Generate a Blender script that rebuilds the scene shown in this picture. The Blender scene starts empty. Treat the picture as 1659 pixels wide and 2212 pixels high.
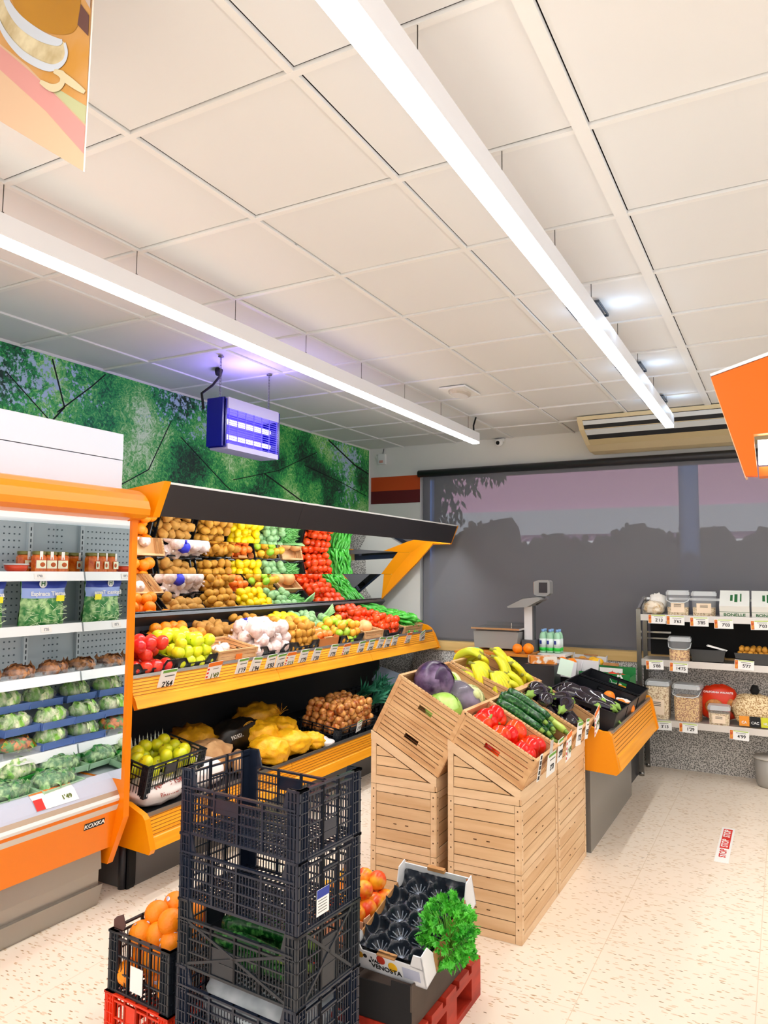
import bpy, bmesh, math, random
from mathutils import Matrix, Vector, Euler, noise
random.seed(7)
SC = bpy.context.scene
COL = SC.collection
PI = math.pi
# ------------------------------------------------------------------ camera
cam_d = bpy.data.cameras.new('camera'); cam = bpy.data.objects.new('camera', cam_d); COL.objects.link(cam)
SC.camera = cam
cam_d.sensor_fit = 'VERTICAL'; cam_d.sensor_height = 36.0; cam_d.lens = 36.0*1592.27/2212.0
cam_d.clip_start = 0.05; cam_d.clip_end = 200
YAW, PITCH, ROLL = -.49798, .08098, .00688
F = Vector((math.sin(YAW)*math.cos(PITCH), math.cos(YAW)*math.cos(PITCH), math.sin(PITCH)))
r0 = Vector((math.cos(YAW), -math.sin(YAW), 0)); u0 = r0.cross(F)
rr = r0*math.cos(ROLL)+u0*math.sin(ROLL); uu = u0*math.cos(ROLL)-r0*math.sin(ROLL)
mw = Matrix.Identity(4)
for i in range(3):
    mw[i][0] = rr[i]; mw[i][1] = uu[i]; mw[i][2] = -F[i]
mw.translation = (0, 0, 1.62)
cam.matrix_world = mw
# ------------------------------------------------------------------ world, exposure
SC.view_settings.view_transform = 'Standard'; SC.view_settings.look = 'None'
SC.view_settings.gamma = 1.0; SC.view_settings.exposure = 0.45; SC.view_settings.use_curve_mapping = False
w = bpy.data.worlds.new('world'); SC.world = w; w.use_nodes = True
w.node_tree.nodes['Background'].inputs[0].default_value = (0.93, 0.95, 1.0, 1)
w.node_tree.nodes['Background'].inputs[1].default_value = .95
CEIL = 2.928

def area(name, loc, size, energy, color=(1, 1, 1), rot=(0, 0, 0), sizey=None, spread=None):
    d = bpy.data.lights.new(name, 'AREA'); d.energy = energy; d.color = color; d.shape = 'RECTANGLE'
    d.size = size; d.size_y = sizey or size
    if spread: d.spread = spread
    o = bpy.data.objects.new(name, d); COL.objects.link(o); o.location = loc; o.rotation_euler = rot
    return o
# light of the two ceiling strip lamps built further down; the third has no lamp
for lx, ly in ((-2.30, 2.6), (-.733, 2.6), (1.0, 2.6)):
    area('strip_lamp_light', (lx, ly, 2.712), .055, 24, (1, .97, .94), (0, 0, 0), 6.4)
area('rear_fill_light', (-.9, -1.8, 2.70), 1.6, 18, (1, .95, .9), (0, 0, 0), 2.4)  # unseen soft light added behind the camera, no lamp built there
# strip light under the produce stand's canopy and inside the fridge
area('canopy_light', (-2.90, 4.7, 1.955), .06, 17, (.93, .97, 1), (0, math.radians(10), 0), 3.6)
area('fridge_light', (-3.02, .9, 1.86), .08, 24, (.9, .97, 1), (0, math.radians(8), 0), 3.2)
sd = bpy.data.lights.new('sun', 'SUN'); sd.energy = 6; sd.angle = .02; sd.color = (1, .95, .9)
so = bpy.data.objects.new('sun', sd); COL.objects.link(so); so.rotation_euler = (math.radians(48), 0, math.radians(12))
area('shelf_stand_light', (.55, 3.2, 1.90), .08, 14, (1, .93, .85), (0, math.radians(-8), 0), 2.2)

# ------------------------------------------------------------------ materials
def hexlin(h):
    if isinstance(h, tuple): return h
    h = h.lstrip('#'); c = [int(h[i:i+2], 16)/255 for i in (0, 2, 4)]
    return tuple(x/12.92 if x <= .04045 else ((x+.055)/1.055)**2.4 for x in c)
MATS = {}
def mat(name, col, rough=.5, metal=0, col2=None, scale=10, bump=0, bscale=60, emit=0, alpha=1, trans=0, spec=None, stretch=None, rnd=0, detail=3, lo=.35, hi=.65, ior=None, wave=False, coat=0):
    if name in MATS: return MATS[name]
    m = bpy.data.materials.new(name); m.use_nodes = True; nt = m.node_tree; b = nt.nodes['Principled BSDF']
    c = hexlin(col); b.inputs['Base Color'].default_value = (*c, 1)
    b.inputs['Roughness'].default_value = rough; b.inputs['Metallic'].default_value = metal
    if spec is not None: b.inputs['Specular IOR Level'].default_value = spec
    if ior: b.inputs['IOR'].default_value = ior
    if coat: b.inputs['Coat Weight'].default_value = coat; b.inputs['Coat Roughness'].default_value = .08
    b.inputs['Alpha'].default_value = alpha; b.inputs['Transmission Weight'].default_value = trans
    if emit:
        b.inputs['Emission Color'].default_value = (*c, 1); b.inputs['Emission Strength'].default_value = emit
    vec = None
    if col2 or bump:
        tc = nt.nodes.new('ShaderNodeTexCoord'); mp = nt.nodes.new('ShaderNodeMapping')
        nt.links.new(tc.outputs['Object'], mp.inputs[0])
        if stretch: mp.inputs['Scale'].default_value = stretch
        vec = mp.outputs[0]
        if rnd:
            oi = nt.nodes.new('ShaderNodeObjectInfo'); ad = nt.nodes.new('ShaderNodeVectorMath'); ad.operation = 'ADD'
            ml = nt.nodes.new('ShaderNodeMath'); ml.operation = 'MULTIPLY'; ml.inputs[1].default_value = 40
            nt.links.new(oi.outputs['Random'], ml.inputs[0]); nt.links.new(vec, ad.inputs[0]); nt.links.new(ml.outputs[0], ad.inputs[1])
            vec = ad.outputs[0]
    if col2:
        if wave:
            n = nt.nodes.new('ShaderNodeTexWave'); n.wave_type = 'BANDS'; n.bands_direction = 'Z'; n.inputs['Distortion'].default_value = 6
            n.inputs['Detail'].default_value = 3; n.inputs['Scale'].default_value = scale; n.inputs['Detail Scale'].default_value = 1.2; out = n.outputs[1]
        else:
            n = nt.nodes.new('ShaderNodeTexNoise'); n.inputs['Scale'].default_value = scale; n.inputs['Detail'].default_value = detail; out = n.outputs[0]
        nt.links.new(vec, n.inputs[0])
        r = nt.nodes.new('ShaderNodeValToRGB'); r.color_ramp.elements[0].position = lo; r.color_ramp.elements[1].position = hi
        r.color_ramp.elements[0].color = (*c, 1); r.color_ramp.elements[1].color = (*hexlin(col2), 1)
        nt.links.new(out, r.inputs[0]); last = r.outputs[0]
        if rnd:
            hs = nt.nodes.new('ShaderNodeHueSaturation'); mr = nt.nodes.new('ShaderNodeMapRange')
            mr.inputs[3].default_value = 1-rnd; mr.inputs[4].default_value = 1+rnd*.5
            nt.links.new(oi.outputs['Random'], mr.inputs[0]); nt.links.new(mr.outputs[0], hs.inputs['Value']); nt.links.new(last, hs.inputs['Color']); last = hs.outputs[0]
        nt.links.new(last, b.inputs['Base Color'])
        if emit: nt.links.new(last, b.inputs['Emission Color'])
    if bump:
        n2 = nt.nodes.new('ShaderNodeTexNoise'); n2.inputs['Scale'].default_value = bscale; n2.inputs['Detail'].default_value = 3; nt.links.new(vec, n2.inputs[0])
        bp = nt.nodes.new('ShaderNodeBump'); bp.inputs['Strength'].default_value = bump; bp.inputs['Distance'].default_value = .004
        nt.links.new(n2.outputs[0], bp.inputs['Height']); nt.links.new(bp.outputs[0], b.inputs['Normal'])
    MATS[name] = m; return m
def ramp_mat(name, tex, scale, stops, rough=.6, stretch=None, detail=6, metal=0, distortion=0, rot=None):
    if name in MATS: return MATS[name]
    m = bpy.data.materials.new(name); m.use_nodes = True; nt = m.node_tree; b = nt.nodes['Principled BSDF']
    b.inputs['Roughness'].default_value = rough; b.inputs['Metallic'].default_value = metal
    tc = nt.nodes.new('ShaderNodeTexCoord'); mp = nt.nodes.new('ShaderNodeMapping'); nt.links.new(tc.outputs['Object'], mp.inputs[0])
    if stretch: mp.inputs['Scale'].default_value = stretch
    if rot: mp.inputs['Rotation'].default_value = rot
    n = nt.nodes.new('ShaderNodeTexVoronoi' if tex == 'v' else 'ShaderNodeTexNoise'); n.inputs['Scale'].default_value = scale
    if tex != 'v': n.inputs['Detail'].default_value = detail; n.inputs['Distortion'].default_value = distortion
    nt.links.new(mp.outputs[0], n.inputs['Vector'])
    r = nt.nodes.new('ShaderNodeValToRGB'); cr = r.color_ramp
    while len(cr.elements) < len(stops): cr.elements.new(.5)
    for e, (p, c) in zip(cr.elements, stops): e.position = p; e.color = (*hexlin(c), 1)
    nt.links.new(n.outputs[0], r.inputs[0]); nt.links.new(r.outputs[0], b.inputs['Base Color'])
    MATS[name] = m; return m

WHITE = mat('white_paint', '#e9e9e6', .5)
CEILW = mat('ceiling_tile_white', '#e5e6e6', .85)
CEILG = mat('ceiling_rail_white', '#ececea', .5)
BLACK = mat('black_void', '#0a0a0a', .9)
WALLC = mat('wall_cream', '#e3e2db', .7)
ORNG = mat('orange_enamel', '#f58200', .34, coat=.15, spec=.35)
YORNG = mat('yellow_orange_enamel', '#f09400', .38, coat=.1, spec=.35)
STEEL = mat('brushed_steel', '#a5a19a', .32, .85, bump=.1, bscale=30, stretch=(1, 1, 40))
CHROME = mat('chrome_tube', '#c9c6bf', .18, 1)
SHELFW = mat('fridge_white', '#e6eef2', .3)
FGREY = mat('fridge_grey_panel', '#b4bfc4', .4)
DARK = mat('dark_grey_panel', '#38383c', .45)
DARKB = mat('charcoal_metal', '#26272c', .4)
CANO = mat('canopy_dark', '#2c292c', .42)
BASEG = mat('base_grey', '#5d5c5c', .35)
BEIGE = mat('beige_bumper', '#d8cfc2', .4)
BRONZ = mat('bronze_strip', '#b39c86', .3, .5)
PLBLK = mat('crate_black_plastic', '#1d2535', .2, bump=.15, bscale=25)
PLBLK2 = mat('crate_charcoal_plastic', '#20262e', .32)
TRAYB = mat('tray_black_plastic', '#16181d', .3)
PLRED = mat('crate_red_plastic', '#e8330c', .38)
CARD = mat('cardboard_brown', '#c08c56', .8, col2='#b07d4a', scale=20)
CARDW = mat('cardboard_white', '#e8e8ea', .6)
CARDD = mat('cardboard_dark_brown', '#4b3f38', .75, col2='#57493f', scale=6)
CARDDK = mat('cardboard_black', '#1c1a1b', .8)
WOODL = mat('light_wood_plank', '#ecc99c', .6, col2='#d2a473', scale=3.2, stretch=(.6, .6, 7), lo=.3, hi=.75, detail=5, bump=.2, bscale=20, rnd=.08)
WOODR = mat('light_wood_rail', '#efcfa6', .6, col2='#dab184', scale=4, stretch=(1, 1, 6), lo=.3, hi=.8, detail=4)
GAPD = mat('plank_groove', '#5a3a1c', .9)
WOODF = mat('varnished_fascia', '#ffae22', .4, col2='#f29a14', scale=3, stretch=(8, .5, 20), lo=.3, hi=.7, detail=4)
GROOV = mat('fascia_groove', '#8a4d08', .7)
BAMB = mat('crate_wood_print', '#e2b682', .55, col2='#c48f5c', scale=6, stretch=(1, 1, 5), lo=.35, hi=.7)
PAPER = mat('paper_white', '#f3f3f0', .7)
INK = mat('ink_black', '#141414', .7)
mat('ink_olive', '#5a6a10', .7); mat('ink_grey2', '#6c6c66', .7)
PGREEN = mat('print_green', '#6fa843', .7)
PDGREEN = mat('print_dark_green', '#1d6b35', .6)
PORANGE = mat('print_orange', '#f07a20', .6)
PRED = mat('print_red', '#d8261c', .6)
PYEL = mat('print_yellow', '#f2e23a', .6)
PBLUE = mat('print_blue', '#2b3f9e', .5)
SKYB = mat('bag_light_blue', '#9fb6f2', .35)
MIRR = mat('mirror', '#f2f6f6', .015, 1)
GLASS = mat('window_glass', '#ffffff', .0, trans=1, ior=1.1)
CLEARP = mat('clear_plastic', '#eef4f8', .12, trans=.0, alpha=.16)
FROST = mat('frosted_plastic_lid', '#e8eef0', .3, alpha=.62)
BEDGE = mat('tray_edge_blue', '#6f8fd6', .3, alpha=.7)
LEDM = mat('lamp_diffuser', '#ffffff', .5, emit=7.5)
LEDC = mat('canopy_tube', '#f4f9ff', .5, emit=6)
LAMPW = mat('lamp_white_housing', '#f1f1f4', .4)
UVM = mat('ultraviolet_tube', '#c9c0ff', .5, emit=2.2)
UVB = mat('zapper_blue', '#2218c8', .35, emit=.35)
UVP = mat('zapper_violet_panel', '#4a3cf0', .5, emit=.5)
TERR = ramp_mat('terrazzo_granite', 'v', 95, [(0, '#3a3a3a'), (.3, '#6e6c68'), (.45, '#a9a59f'), (.7, '#d8d5cf')], .5)

def floor_mat():
    m = bpy.data.materials.new('terrazzo_floor'); m.use_nodes = True; nt = m.node_tree; b = nt.nodes['Principled BSDF']
    b.inputs['Roughness'].default_value = .35
    tc = nt.nodes.new('ShaderNodeTexCoord')
    base = hexlin('#f2e4d2')
    def flecks(scale, rot, th, col, prev, st=(1, 3.2, 1)):
        mp = nt.nodes.new('ShaderNodeMapping'); nt.links.new(tc.outputs['Object'], mp.inputs[0]); mp.inputs['Scale'].default_value = st; mp.inputs['Rotation'].default_value = (0, 0, rot)
        v = nt.nodes.new('ShaderNodeTexVoronoi'); v.inputs['Scale'].default_value = scale; v.inputs['Randomness'].default_value = 1; nt.links.new(mp.outputs[0], v.inputs['Vector'])
        sx = nt.nodes.new('ShaderNodeSeparateColor'); nt.links.new(v.outputs['Color'], sx.inputs[0])
        a = nt.nodes.new('ShaderNodeMath'); a.operation = 'LESS_THAN'; a.inputs[1].default_value = th[0]; nt.links.new(v.outputs['Distance'], a.inputs[0])
        c = nt.nodes.new('ShaderNodeMath'); c.operation = 'LESS_THAN'; c.inputs[1].default_value = th[1]; nt.links.new(sx.outputs[0], c.inputs[0])
        ml = nt.nodes.new('ShaderNodeMath'); ml.operation = 'MULTIPLY'; nt.links.new(a.outputs[0], ml.inputs[0]); nt.links.new(c.outputs[0], ml.inputs[1])
        mx = nt.nodes.new('ShaderNodeMix'); mx.data_type = 'RGBA'; nt.links.new(ml.outputs[0], mx.inputs[0])
        if prev is None: mx.inputs[6].default_value = (*base, 1)
        else: nt.links.new(prev, mx.inputs[6])
        mx.inputs[7].default_value = (*hexlin(col), 1); return mx.outputs[2]
    p = flecks(21, .2, (.30, .5), '#dfc9ad', None)
    p = flecks(27, -.4, (.26, .3), '#c9a982', p)
    p = flecks(23, .9, (.22, .16), '#a58762', p)
    p = flecks(18, .1, (.15, .08), '#7d6548', p)
    # tile joints
    mp = nt.nodes.new('ShaderNodeMapping'); nt.links.new(tc.outputs['Object'], mp.inputs[0]); mp.inputs['Location'].default_value = (.15, .12, 0)
    bk = nt.nodes.new('ShaderNodeTexBrick'); bk.offset = 0; bk.inputs['Scale'].default_value = 1; bk.inputs['Brick Width'].default_value = .6; bk.inputs['Row Height'].default_value = .6; bk.inputs['Mortar Size'].default_value = .0018
    nt.links.new(mp.outputs[0], bk.inputs[0])
    mx = nt.nodes.new('ShaderNodeMix'); mx.data_type = 'RGBA'; nt.links.new(bk.outputs['Fac'], mx.inputs[0]); nt.links.new(p, mx.inputs[6]); mx.inputs[7].default_value = (*hexlin('#dfccb2'), 1)
    nt.links.new(mx.outputs[2], b.inputs['Base Color'])
    return m
def mural_mat():
    m = bpy.data.materials.new('foliage_print'); m.use_nodes = True; nt = m.node_tree; b = nt.nodes['Principled BSDF']; b.inputs['Roughness'].default_value = .6
    tc = nt.nodes.new('ShaderNodeTexCoord')
    def N(kind, **kw):
        n = nt.nodes.new(kind)
        for k, v in kw.items(): n.inputs[k].default_value = v
        return n
    big = N('ShaderNodeTexNoise', Scale=2.1, Detail=5); nt.links.new(tc.outputs['Object'], big.inputs[0])
    fine = N('ShaderNodeTexNoise', Scale=20, Detail=10, Roughness=.82, Distortion=2.2); nt.links.new(tc.outputs['Object'], fine.inputs[0])
    mxv = nt.nodes.new('ShaderNodeMath'); mxv.operation = 'MULTIPLY_ADD'; mxv.inputs[1].default_value = .95; nt.links.new(big.outputs[0], mxv.inputs[0]); nt.links.new(fine.outputs[0], mxv.inputs[2])
    r = nt.nodes.new('ShaderNodeValToRGB'); cr = r.color_ramp
    st = [(.0, '#03120e'), (.84, '#07281e'), (.92, '#0b6a38'), (1.0, '#1ea34a'), (1.09, '#7cc862'), (1.2, '#dcf2c0')]
    while len(cr.elements) < len(st): cr.elements.new(.5)
    for e, (p, c) in zip(cr.elements, st): e.position = p/1.25; e.color = (*hexlin(c), 1)
    dv = nt.nodes.new('ShaderNodeMath'); dv.operation = 'DIVIDE'; dv.inputs[1].default_value = 1.25; nt.links.new(mxv.outputs[0], dv.inputs[0]); nt.links.new(dv.outputs[0], r.inputs[0])
    # pale sky patches between leaves
    b2 = N('ShaderNodeTexNoise', Scale=1.1, Detail=2); mp = nt.nodes.new('ShaderNodeMapping'); mp.inputs['Location'].default_value = (3.1, 3.1, 2.0); nt.links.new(tc.outputs['Object'], mp.inputs[0]); nt.links.new(mp.outputs[0], b2.inputs[0])
    f2 = N('ShaderNodeTexNoise', Scale=26, Detail=5, Roughness=.7); nt.links.new(mp.outputs[0], f2.inputs[0])
    ad = nt.nodes.new('ShaderNodeMath'); ad.operation = 'ADD'; nt.links.new(b2.outputs[0], ad.inputs[0]); nt.links.new(f2.outputs[0], ad.inputs[1])
    mr = nt.nodes.new('ShaderNodeMapRange'); mr.inputs[1].default_value = 1.15; mr.inputs[2].default_value = 1.21; nt.links.new(ad.outputs[0], mr.inputs[0])
    mx = nt.nodes.new('ShaderNodeMix'); mx.data_type = 'RGBA'; nt.links.new(mr.outputs[0], mx.inputs[0]); nt.links.new(r.outputs[0], mx.inputs[6]); mx.inputs[7].default_value = (*hexlin('#a9c4d8'), 1)
    nt.links.new(mx.outputs[2], b.inputs['Base Color']); return m
def blind_mat():
    m = bpy.data.materials.new('screen_fabric'); m.use_nodes = True; nt = m.node_tree; nt.nodes.remove(nt.nodes['Principled BSDF'])
    d = nt.nodes.new('ShaderNodeBsdfDiffuse'); d.inputs[0].default_value = (*hexlin('#808085'), 1)
    t = nt.nodes.new('ShaderNodeBsdfTransparent'); mx = nt.nodes.new('ShaderNodeMixShader'); mx.inputs[0].default_value = .36
    nt.links.new(d.outputs[0], mx.inputs[1]); nt.links.new(t.outputs[0], mx.inputs[2]); nt.links.new(mx.outputs[0], nt.nodes['Material Output'].inputs[0]); return m

# ------------------------------------------------------------------ mesh helpers
class MB:
    def __init__(s): s.v = []; s.f = []; s.m = []; s.sm = []; s.T = None
    def add(s, vs, fs, m=0, sm=False):
        o = len(s.v)
        if s.T is not None: vs = [s.T @ Vector(v) for v in vs]
        s.v += [tuple(v) for v in vs]; s.f += [tuple(i+o for i in f) for f in fs]; s.m += [m]*len(fs); s.sm += [sm]*len(fs); return s
    def box(s, x0, x1, y0, y1, z0, z1, m=0):
        v = [(x, y, z) for z in (z0, z1) for y in (y0, y1) for x in (x0, x1)]
        return s.add(v, [(0, 2, 3, 1), (4, 5, 7, 6), (0, 1, 5, 4), (2, 6, 7, 3), (0, 4, 6, 2), (1, 3, 7, 5)], m)
    def cbox(s, cx, cy, cz, sx, sy, sz, m=0): return s.box(cx-sx/2, cx+sx/2, cy-sy/2, cy+sy/2, cz-sz/2, cz+sz/2, m)
    def bar(s, a, b, w, h, m=0):
        a = Vector(a); b = Vector(b); d = (b-a)
        if d.length < 1e-6: return s
        q = d.to_track_quat('X', 'Z').to_matrix(); y = q.col[1]*w/2; z = q.col[2]*h/2
        v = [a-y-z, a+y-z, a+y+z, a-y+z, b-y-z, b+y-z, b+y+z, b-y+z]
        return s.add(v, [(0, 3, 2, 1), (4, 5, 6, 7), (0, 1, 5, 4), (1, 2, 6, 5), (2, 3, 7, 6), (3, 0, 4, 7)], m)
    def prism(s, pts, a0, a1, axis='y', m=0):
        n = len(pts)
        def P(p, a): return {'y': (p[0], a, p[1]), 'x': (a, p[0], p[1]), 'z': (p[0], p[1], a)}[axis]
        v = [P(p, a0) for p in pts]+[P(p, a1) for p in pts]
        f = [tuple(range(n)), tuple(range(2*n-1, n-1, -1))]+[(i, i+n, (i+1) % n+n, (i+1) % n) for i in range(n)]
        return s.add(v, f, m)
    def strip(s, pts, a0, a1, axis='y', t=.004, m=0):
        for p, q in zip(pts[:-1], pts[1:]):
            d = Vector((q[0]-p[0], q[1]-p[1])); n = Vector((-d.y, d.x)).normalized()*t
            s.prism([p, q, (q[0]+n.x, q[1]+n.y), (p[0]+n.x, p[1]+n.y)], a0, a1, axis, m)
        return s
    def lathe(s, prof, seg=16, m=0, f=None, sm=True, cx=0, cy=0):
        rows = []
        vs = []
        for (r, z) in prof:
            for k in range(seg):
                a = 2*PI*k/seg; rad = r*(f(a, z) if f else 1); vs.append((cx+rad*math.cos(a), cy+rad*math.sin(a), z))
        fs = []
        for i in range(len(prof)-1):
            for k in range(seg): fs.append((i*seg+k, i*seg+(k+1) % seg, (i+1)*seg+(k+1) % seg, (i+1)*seg+k))
        fs.append(tuple(range(seg-1, -1, -1))); fs.append(tuple((len(prof)-1)*seg+k for k in range(seg)))
        return s.add(vs, fs, m, sm)
    def tube(s, pts, rs, seg=8, m=0, sm=True, fl=None):
        pts = [Vector(p) for p in pts]; n = len(pts)
        if not isinstance(rs, (list, tuple)): rs = [rs]*n
        vs = []; up = Vector((0, 0, 1))
        t = (pts[1]-pts[0]).normalized(); x = t.cross(up)
        if x.length < .05: x = t.cross(Vector((0, 1, 0)))
        x.normalize()
        for i, p in enumerate(pts):
            t = (pts[min(i+1, n-1)]-pts[max(i-1, 0)]).normalized()
            x = (x-t*x.dot(t)).normalized(); y = t.cross(x)
            for k in range(seg):
                a = 2*PI*k/seg; q = fl(a) if fl else 1; vs.append(p+(x*math.cos(a)+y*math.sin(a))*rs[i]*q)
        fs = [(i*seg+k, i*seg+(k+1) % seg, (i+1)*seg+(k+1) % seg, (i+1)*seg+k) for i in range(n-1) for k in range(seg)]
        fs += [tuple(range(seg-1, -1, -1)), tuple((n-1)*seg+k for k in range(seg))]
        return s.add(vs, fs, m, sm)
    def ball(s, c, r, seg=12, rings=8, m=0, fn=None):
        vs = [(c[0], c[1], c[2]-(r[2] if isinstance(r, (tuple, list)) else r))]; R = r if isinstance(r, (tuple, list)) else (r, r, r)
        for i in range(1, rings):
            ph = -PI/2+PI*i/rings
            for k in range(seg):
                a = 2*PI*k/seg; d = Vector((math.cos(ph)*math.cos(a), math.cos(ph)*math.sin(a), math.sin(ph))); q = fn(d) if fn else 1
                vs.append((c[0]+d.x*R[0]*q, c[1]+d.y*R[1]*q, c[2]+d.z*R[2]*q))
        vs.append((c[0], c[1], c[2]+R[2])); T = len(vs)-1
        fs = [(0, 1+(k+1) % seg, 1+k) for k in range(seg)]
        for i in range(rings-2):
            for k in range(seg): fs.append((1+i*seg+k, 1+i*seg+(k+1) % seg, 1+(i+1)*seg+(k+1) % seg, 1+(i+1)*seg+k))
        b = 1+(rings-2)*seg
        fs += [(b+k, b+(k+1) % seg, T) for k in range(seg)]
        return s.add(vs, fs, m, True)
    def grid(s, fn, nu, nv, m=0, sm=True):
        vs = [fn(i/nu, j/nv) for j in range(nv+1) for i in range(nu+1)]
        fs = [(j*(nu+1)+i, j*(nu+1)+i+1, (j+1)*(nu+1)+i+1, (j+1)*(nu+1)+i) for j in range(nv) for i in range(nu)]
        return s.add(vs, fs, m, sm)
    def mesh(s, name, mats):
        me = bpy.data.meshes.new(name); me.from_pydata(s.v, [], s.f)
        for m in (mats if isinstance(mats, (list, tuple)) else [mats]): me.materials.append(m)
        me.polygons.foreach_set('material_index', s.m); me.polygons.foreach_set('use_smooth', s.sm); me.update(); return me
    def build(s, name, mats, parent=None, loc=None, rot=None):
        o = bpy.data.objects.new(name, s.mesh(name, mats)); COL.objects.link(o)
        if parent: o.parent = parent
        if loc: o.location = loc
        if rot: o.rotation_euler = rot
        return o
def tag(o, label=None, cat=None, group=None, kind=None):
    if label: o['label'] = label
    if cat: o['category'] = cat
    if group: o['group'] = group
    if kind: o['kind'] = kind
    return o
def empty(name, loc=(0, 0, 0), rot=(0, 0, 0), label=None, cat=None, group=None):
    o = bpy.data.objects.new(name, None); COL.objects.link(o); o.location = loc; o.rotation_euler = rot; o.empty_display_size = .05
    return tag(o, label, cat, group)
def kids(o): return [c for c in COL.objects if c.parent == o]
class Kind:
    """one thing built once, then copied with its parts"""
    def __init__(s, fn): s.root = fn(); s.used = False; s.k = [(c, kids(c)) for c in kids(s.root)]
    def put(s, M, label, cat, group=None, name=None):
        if not s.used: r = s.root; s.used = True
        else:
            r = s.root.copy(); COL.objects.link(r)
            for c, gs in s.k:
                d = c.copy(); COL.objects.link(d); d.parent = r
                for g in gs:
                    e = g.copy(); COL.objects.link(e); e.parent = d
        r.matrix_world = M if isinstance(M, Matrix) else Matrix.Translation(M)
        for key in ('group',):
            if key in r: del r[key]
        return tag(r, label, cat, group)
def TR(x, y, z, rx=0, ry=0, rz=0, s=1):
    S = Matrix.Diagonal((s, s, s, 1)) if not isinstance(s, tuple) else Matrix.Diagonal((*s, 1))
    return Matrix.Translation((x, y, z)) @ Euler((rx, ry, rz)).to_matrix().to_4x4() @ S
def rj(a): return random.uniform(-a, a)
_tx = {}
def textmesh(s, size, m):
    k = (s, size, m.name)
    if k in _tx: return _tx[k]
    c = bpy.data.curves.new('writing', 'FONT'); c.body = s; c.size = size; c.align_x = 'CENTER'; c.align_y = 'CENTER'; c.extrude = .0006; c.offset = size*.018
    o = bpy.data.objects.new('writing', c); COL.objects.link(o); bpy.context.view_layer.update()
    me = bpy.data.meshes.new_from_object(o.evaluated_get(bpy.context.evaluated_depsgraph_get()))
    bpy.data.objects.remove(o); bpy.data.curves.remove(c); me.materials.clear(); me.materials.append(m); _tx[k] = me; return me
def text(s, size, m, parent, loc, rot=(0, 0, 0), name='writing', sx=1):
    o = bpy.data.objects.new(name, textmesh(s, size, m)); COL.objects.link(o); o.parent = parent; o.location = loc; o.rotation_euler = rot; o.scale = (sx, 1, 1); return o

# ================================================================== ROOM
def struct(mb, name, mats): return tag(mb.build(name, mats), kind='structure')
struct(MB().box(-4.0, 4.2, -4.5, 7.0, -.1, 0), 'floor', floor_mat())
LW = struct(MB().box(-4.0, -3.9, -4.5, 7.0, 0, 3.0), 'wall_left', WALLC)
# ceiling: tiles over a dark void, grid rails
cb = MB(); cb.box(-4.0, 4.2, -4.5, 7.0, 2.96, 3.05, 1)
rb = MB()
GX = [-2.303+.592*0, -1.708, -1.105, -.505]
gx = [-2.303-.6*3, -2.303-.6*2, -2.303-.6, -2.303, -1.703, -1.103, -.497, .115, .715, 1.315, 1.915, 2.515, 3.115, 3.715, 4.2]
gy = [1.506+.6*j for j in range(-10, 10)]
xs = [-4.0]+[x for x in gx if x > -3.95]
for i in range(len(xs)-1):
    for j in range(len(gy)-1):
        x0, x1, y0, y1 = xs[i], xs[i+1], gy[j], min(gy[j+1], 6.86)
        if y0 > 6.8: continue
        g = .0165; g2 = g+(.02 if abs(x0+.497) < .01 else 0)
        dz = random.choice((0, 0, .001, .002))
        cb.box(x0+g2, x1-g, y0+g, y1-g, 2.936+dz, 2.965, 0)
for x in gx[1:-1]:
    if x < -3.95: continue
    if abs(x+.497) < .01: rb.box(x-.012, x+.032, -4.5, 6.85, 2.924, 2.94)
    else: rb.box(x-.011, x+.011, -4.5, 6.85, 2.928, 2.94)
for y in gy:
    if y < 6.84: rb.box(-3.9, 4.2, y-.011, y+.011, 2.9275, 2.94)
struct(cb, 'ceiling', [CEILW, BLACK]); struct(rb, 'trim_1', CEILG)
# back wall with the big window opening  (x -3.28..2.6, z .95..2.64)
bw = MB(); bw.box(-3.9, 4.2, 6.85, 7.0, 2.64, 3.0); bw.box(-3.9, -3.30, 6.85, 7.0, 1.13, 2.64); bw.box(-3.9, -3.30, 6.85, 7.0, 0, 1.13, 1)
bw.box(2.6, 4.2, 6.85, 7.0, 0, 2.64)
bw.box(-3.88, -3.30, 6.842, 6.85, 2.475, 2.625, 2); bw.box(-3.88, -3.30, 6.842, 6.85, 2.34, 2.475, 3)
struct(bw, 'wall_back', [WALLC, TERR, mat('stripe_orange', '#c84a08', .6), mat('stripe_maroon', '#5e0a10', .6)])
struct(MB().box(-3.30, 4.2, 6.70, 7.0, 0, .86), 'trim_2', TERR)
struct(MB().box(-3.30, 4.2, 6.69, 6.97, .86, .945), 'trim_3', mat('ledge_wood', '#d8b878', .5, col2='#c9a564', scale=4, stretch=(.4, 4, 4)))
FRB = mat('frame_blue_grey', '#27364f', .4)
wf = MB()
wf.box(-3.30, -3.25, 6.93, 6.99, .945, 2.64); wf.box(-3.25, 2.6, 6.93, 6.99, 2.58, 2.64); wf.box(-3.25, 2.6, 6.93, 6.99, .945, 1.0)
W1 = tag(wf.build('window_1', FRB), kind='structure')
MB().box(-3.25, 2.6, 6.955, 6.962, 1.0, 2.58).build('pane', GLASS, W1)
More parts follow.
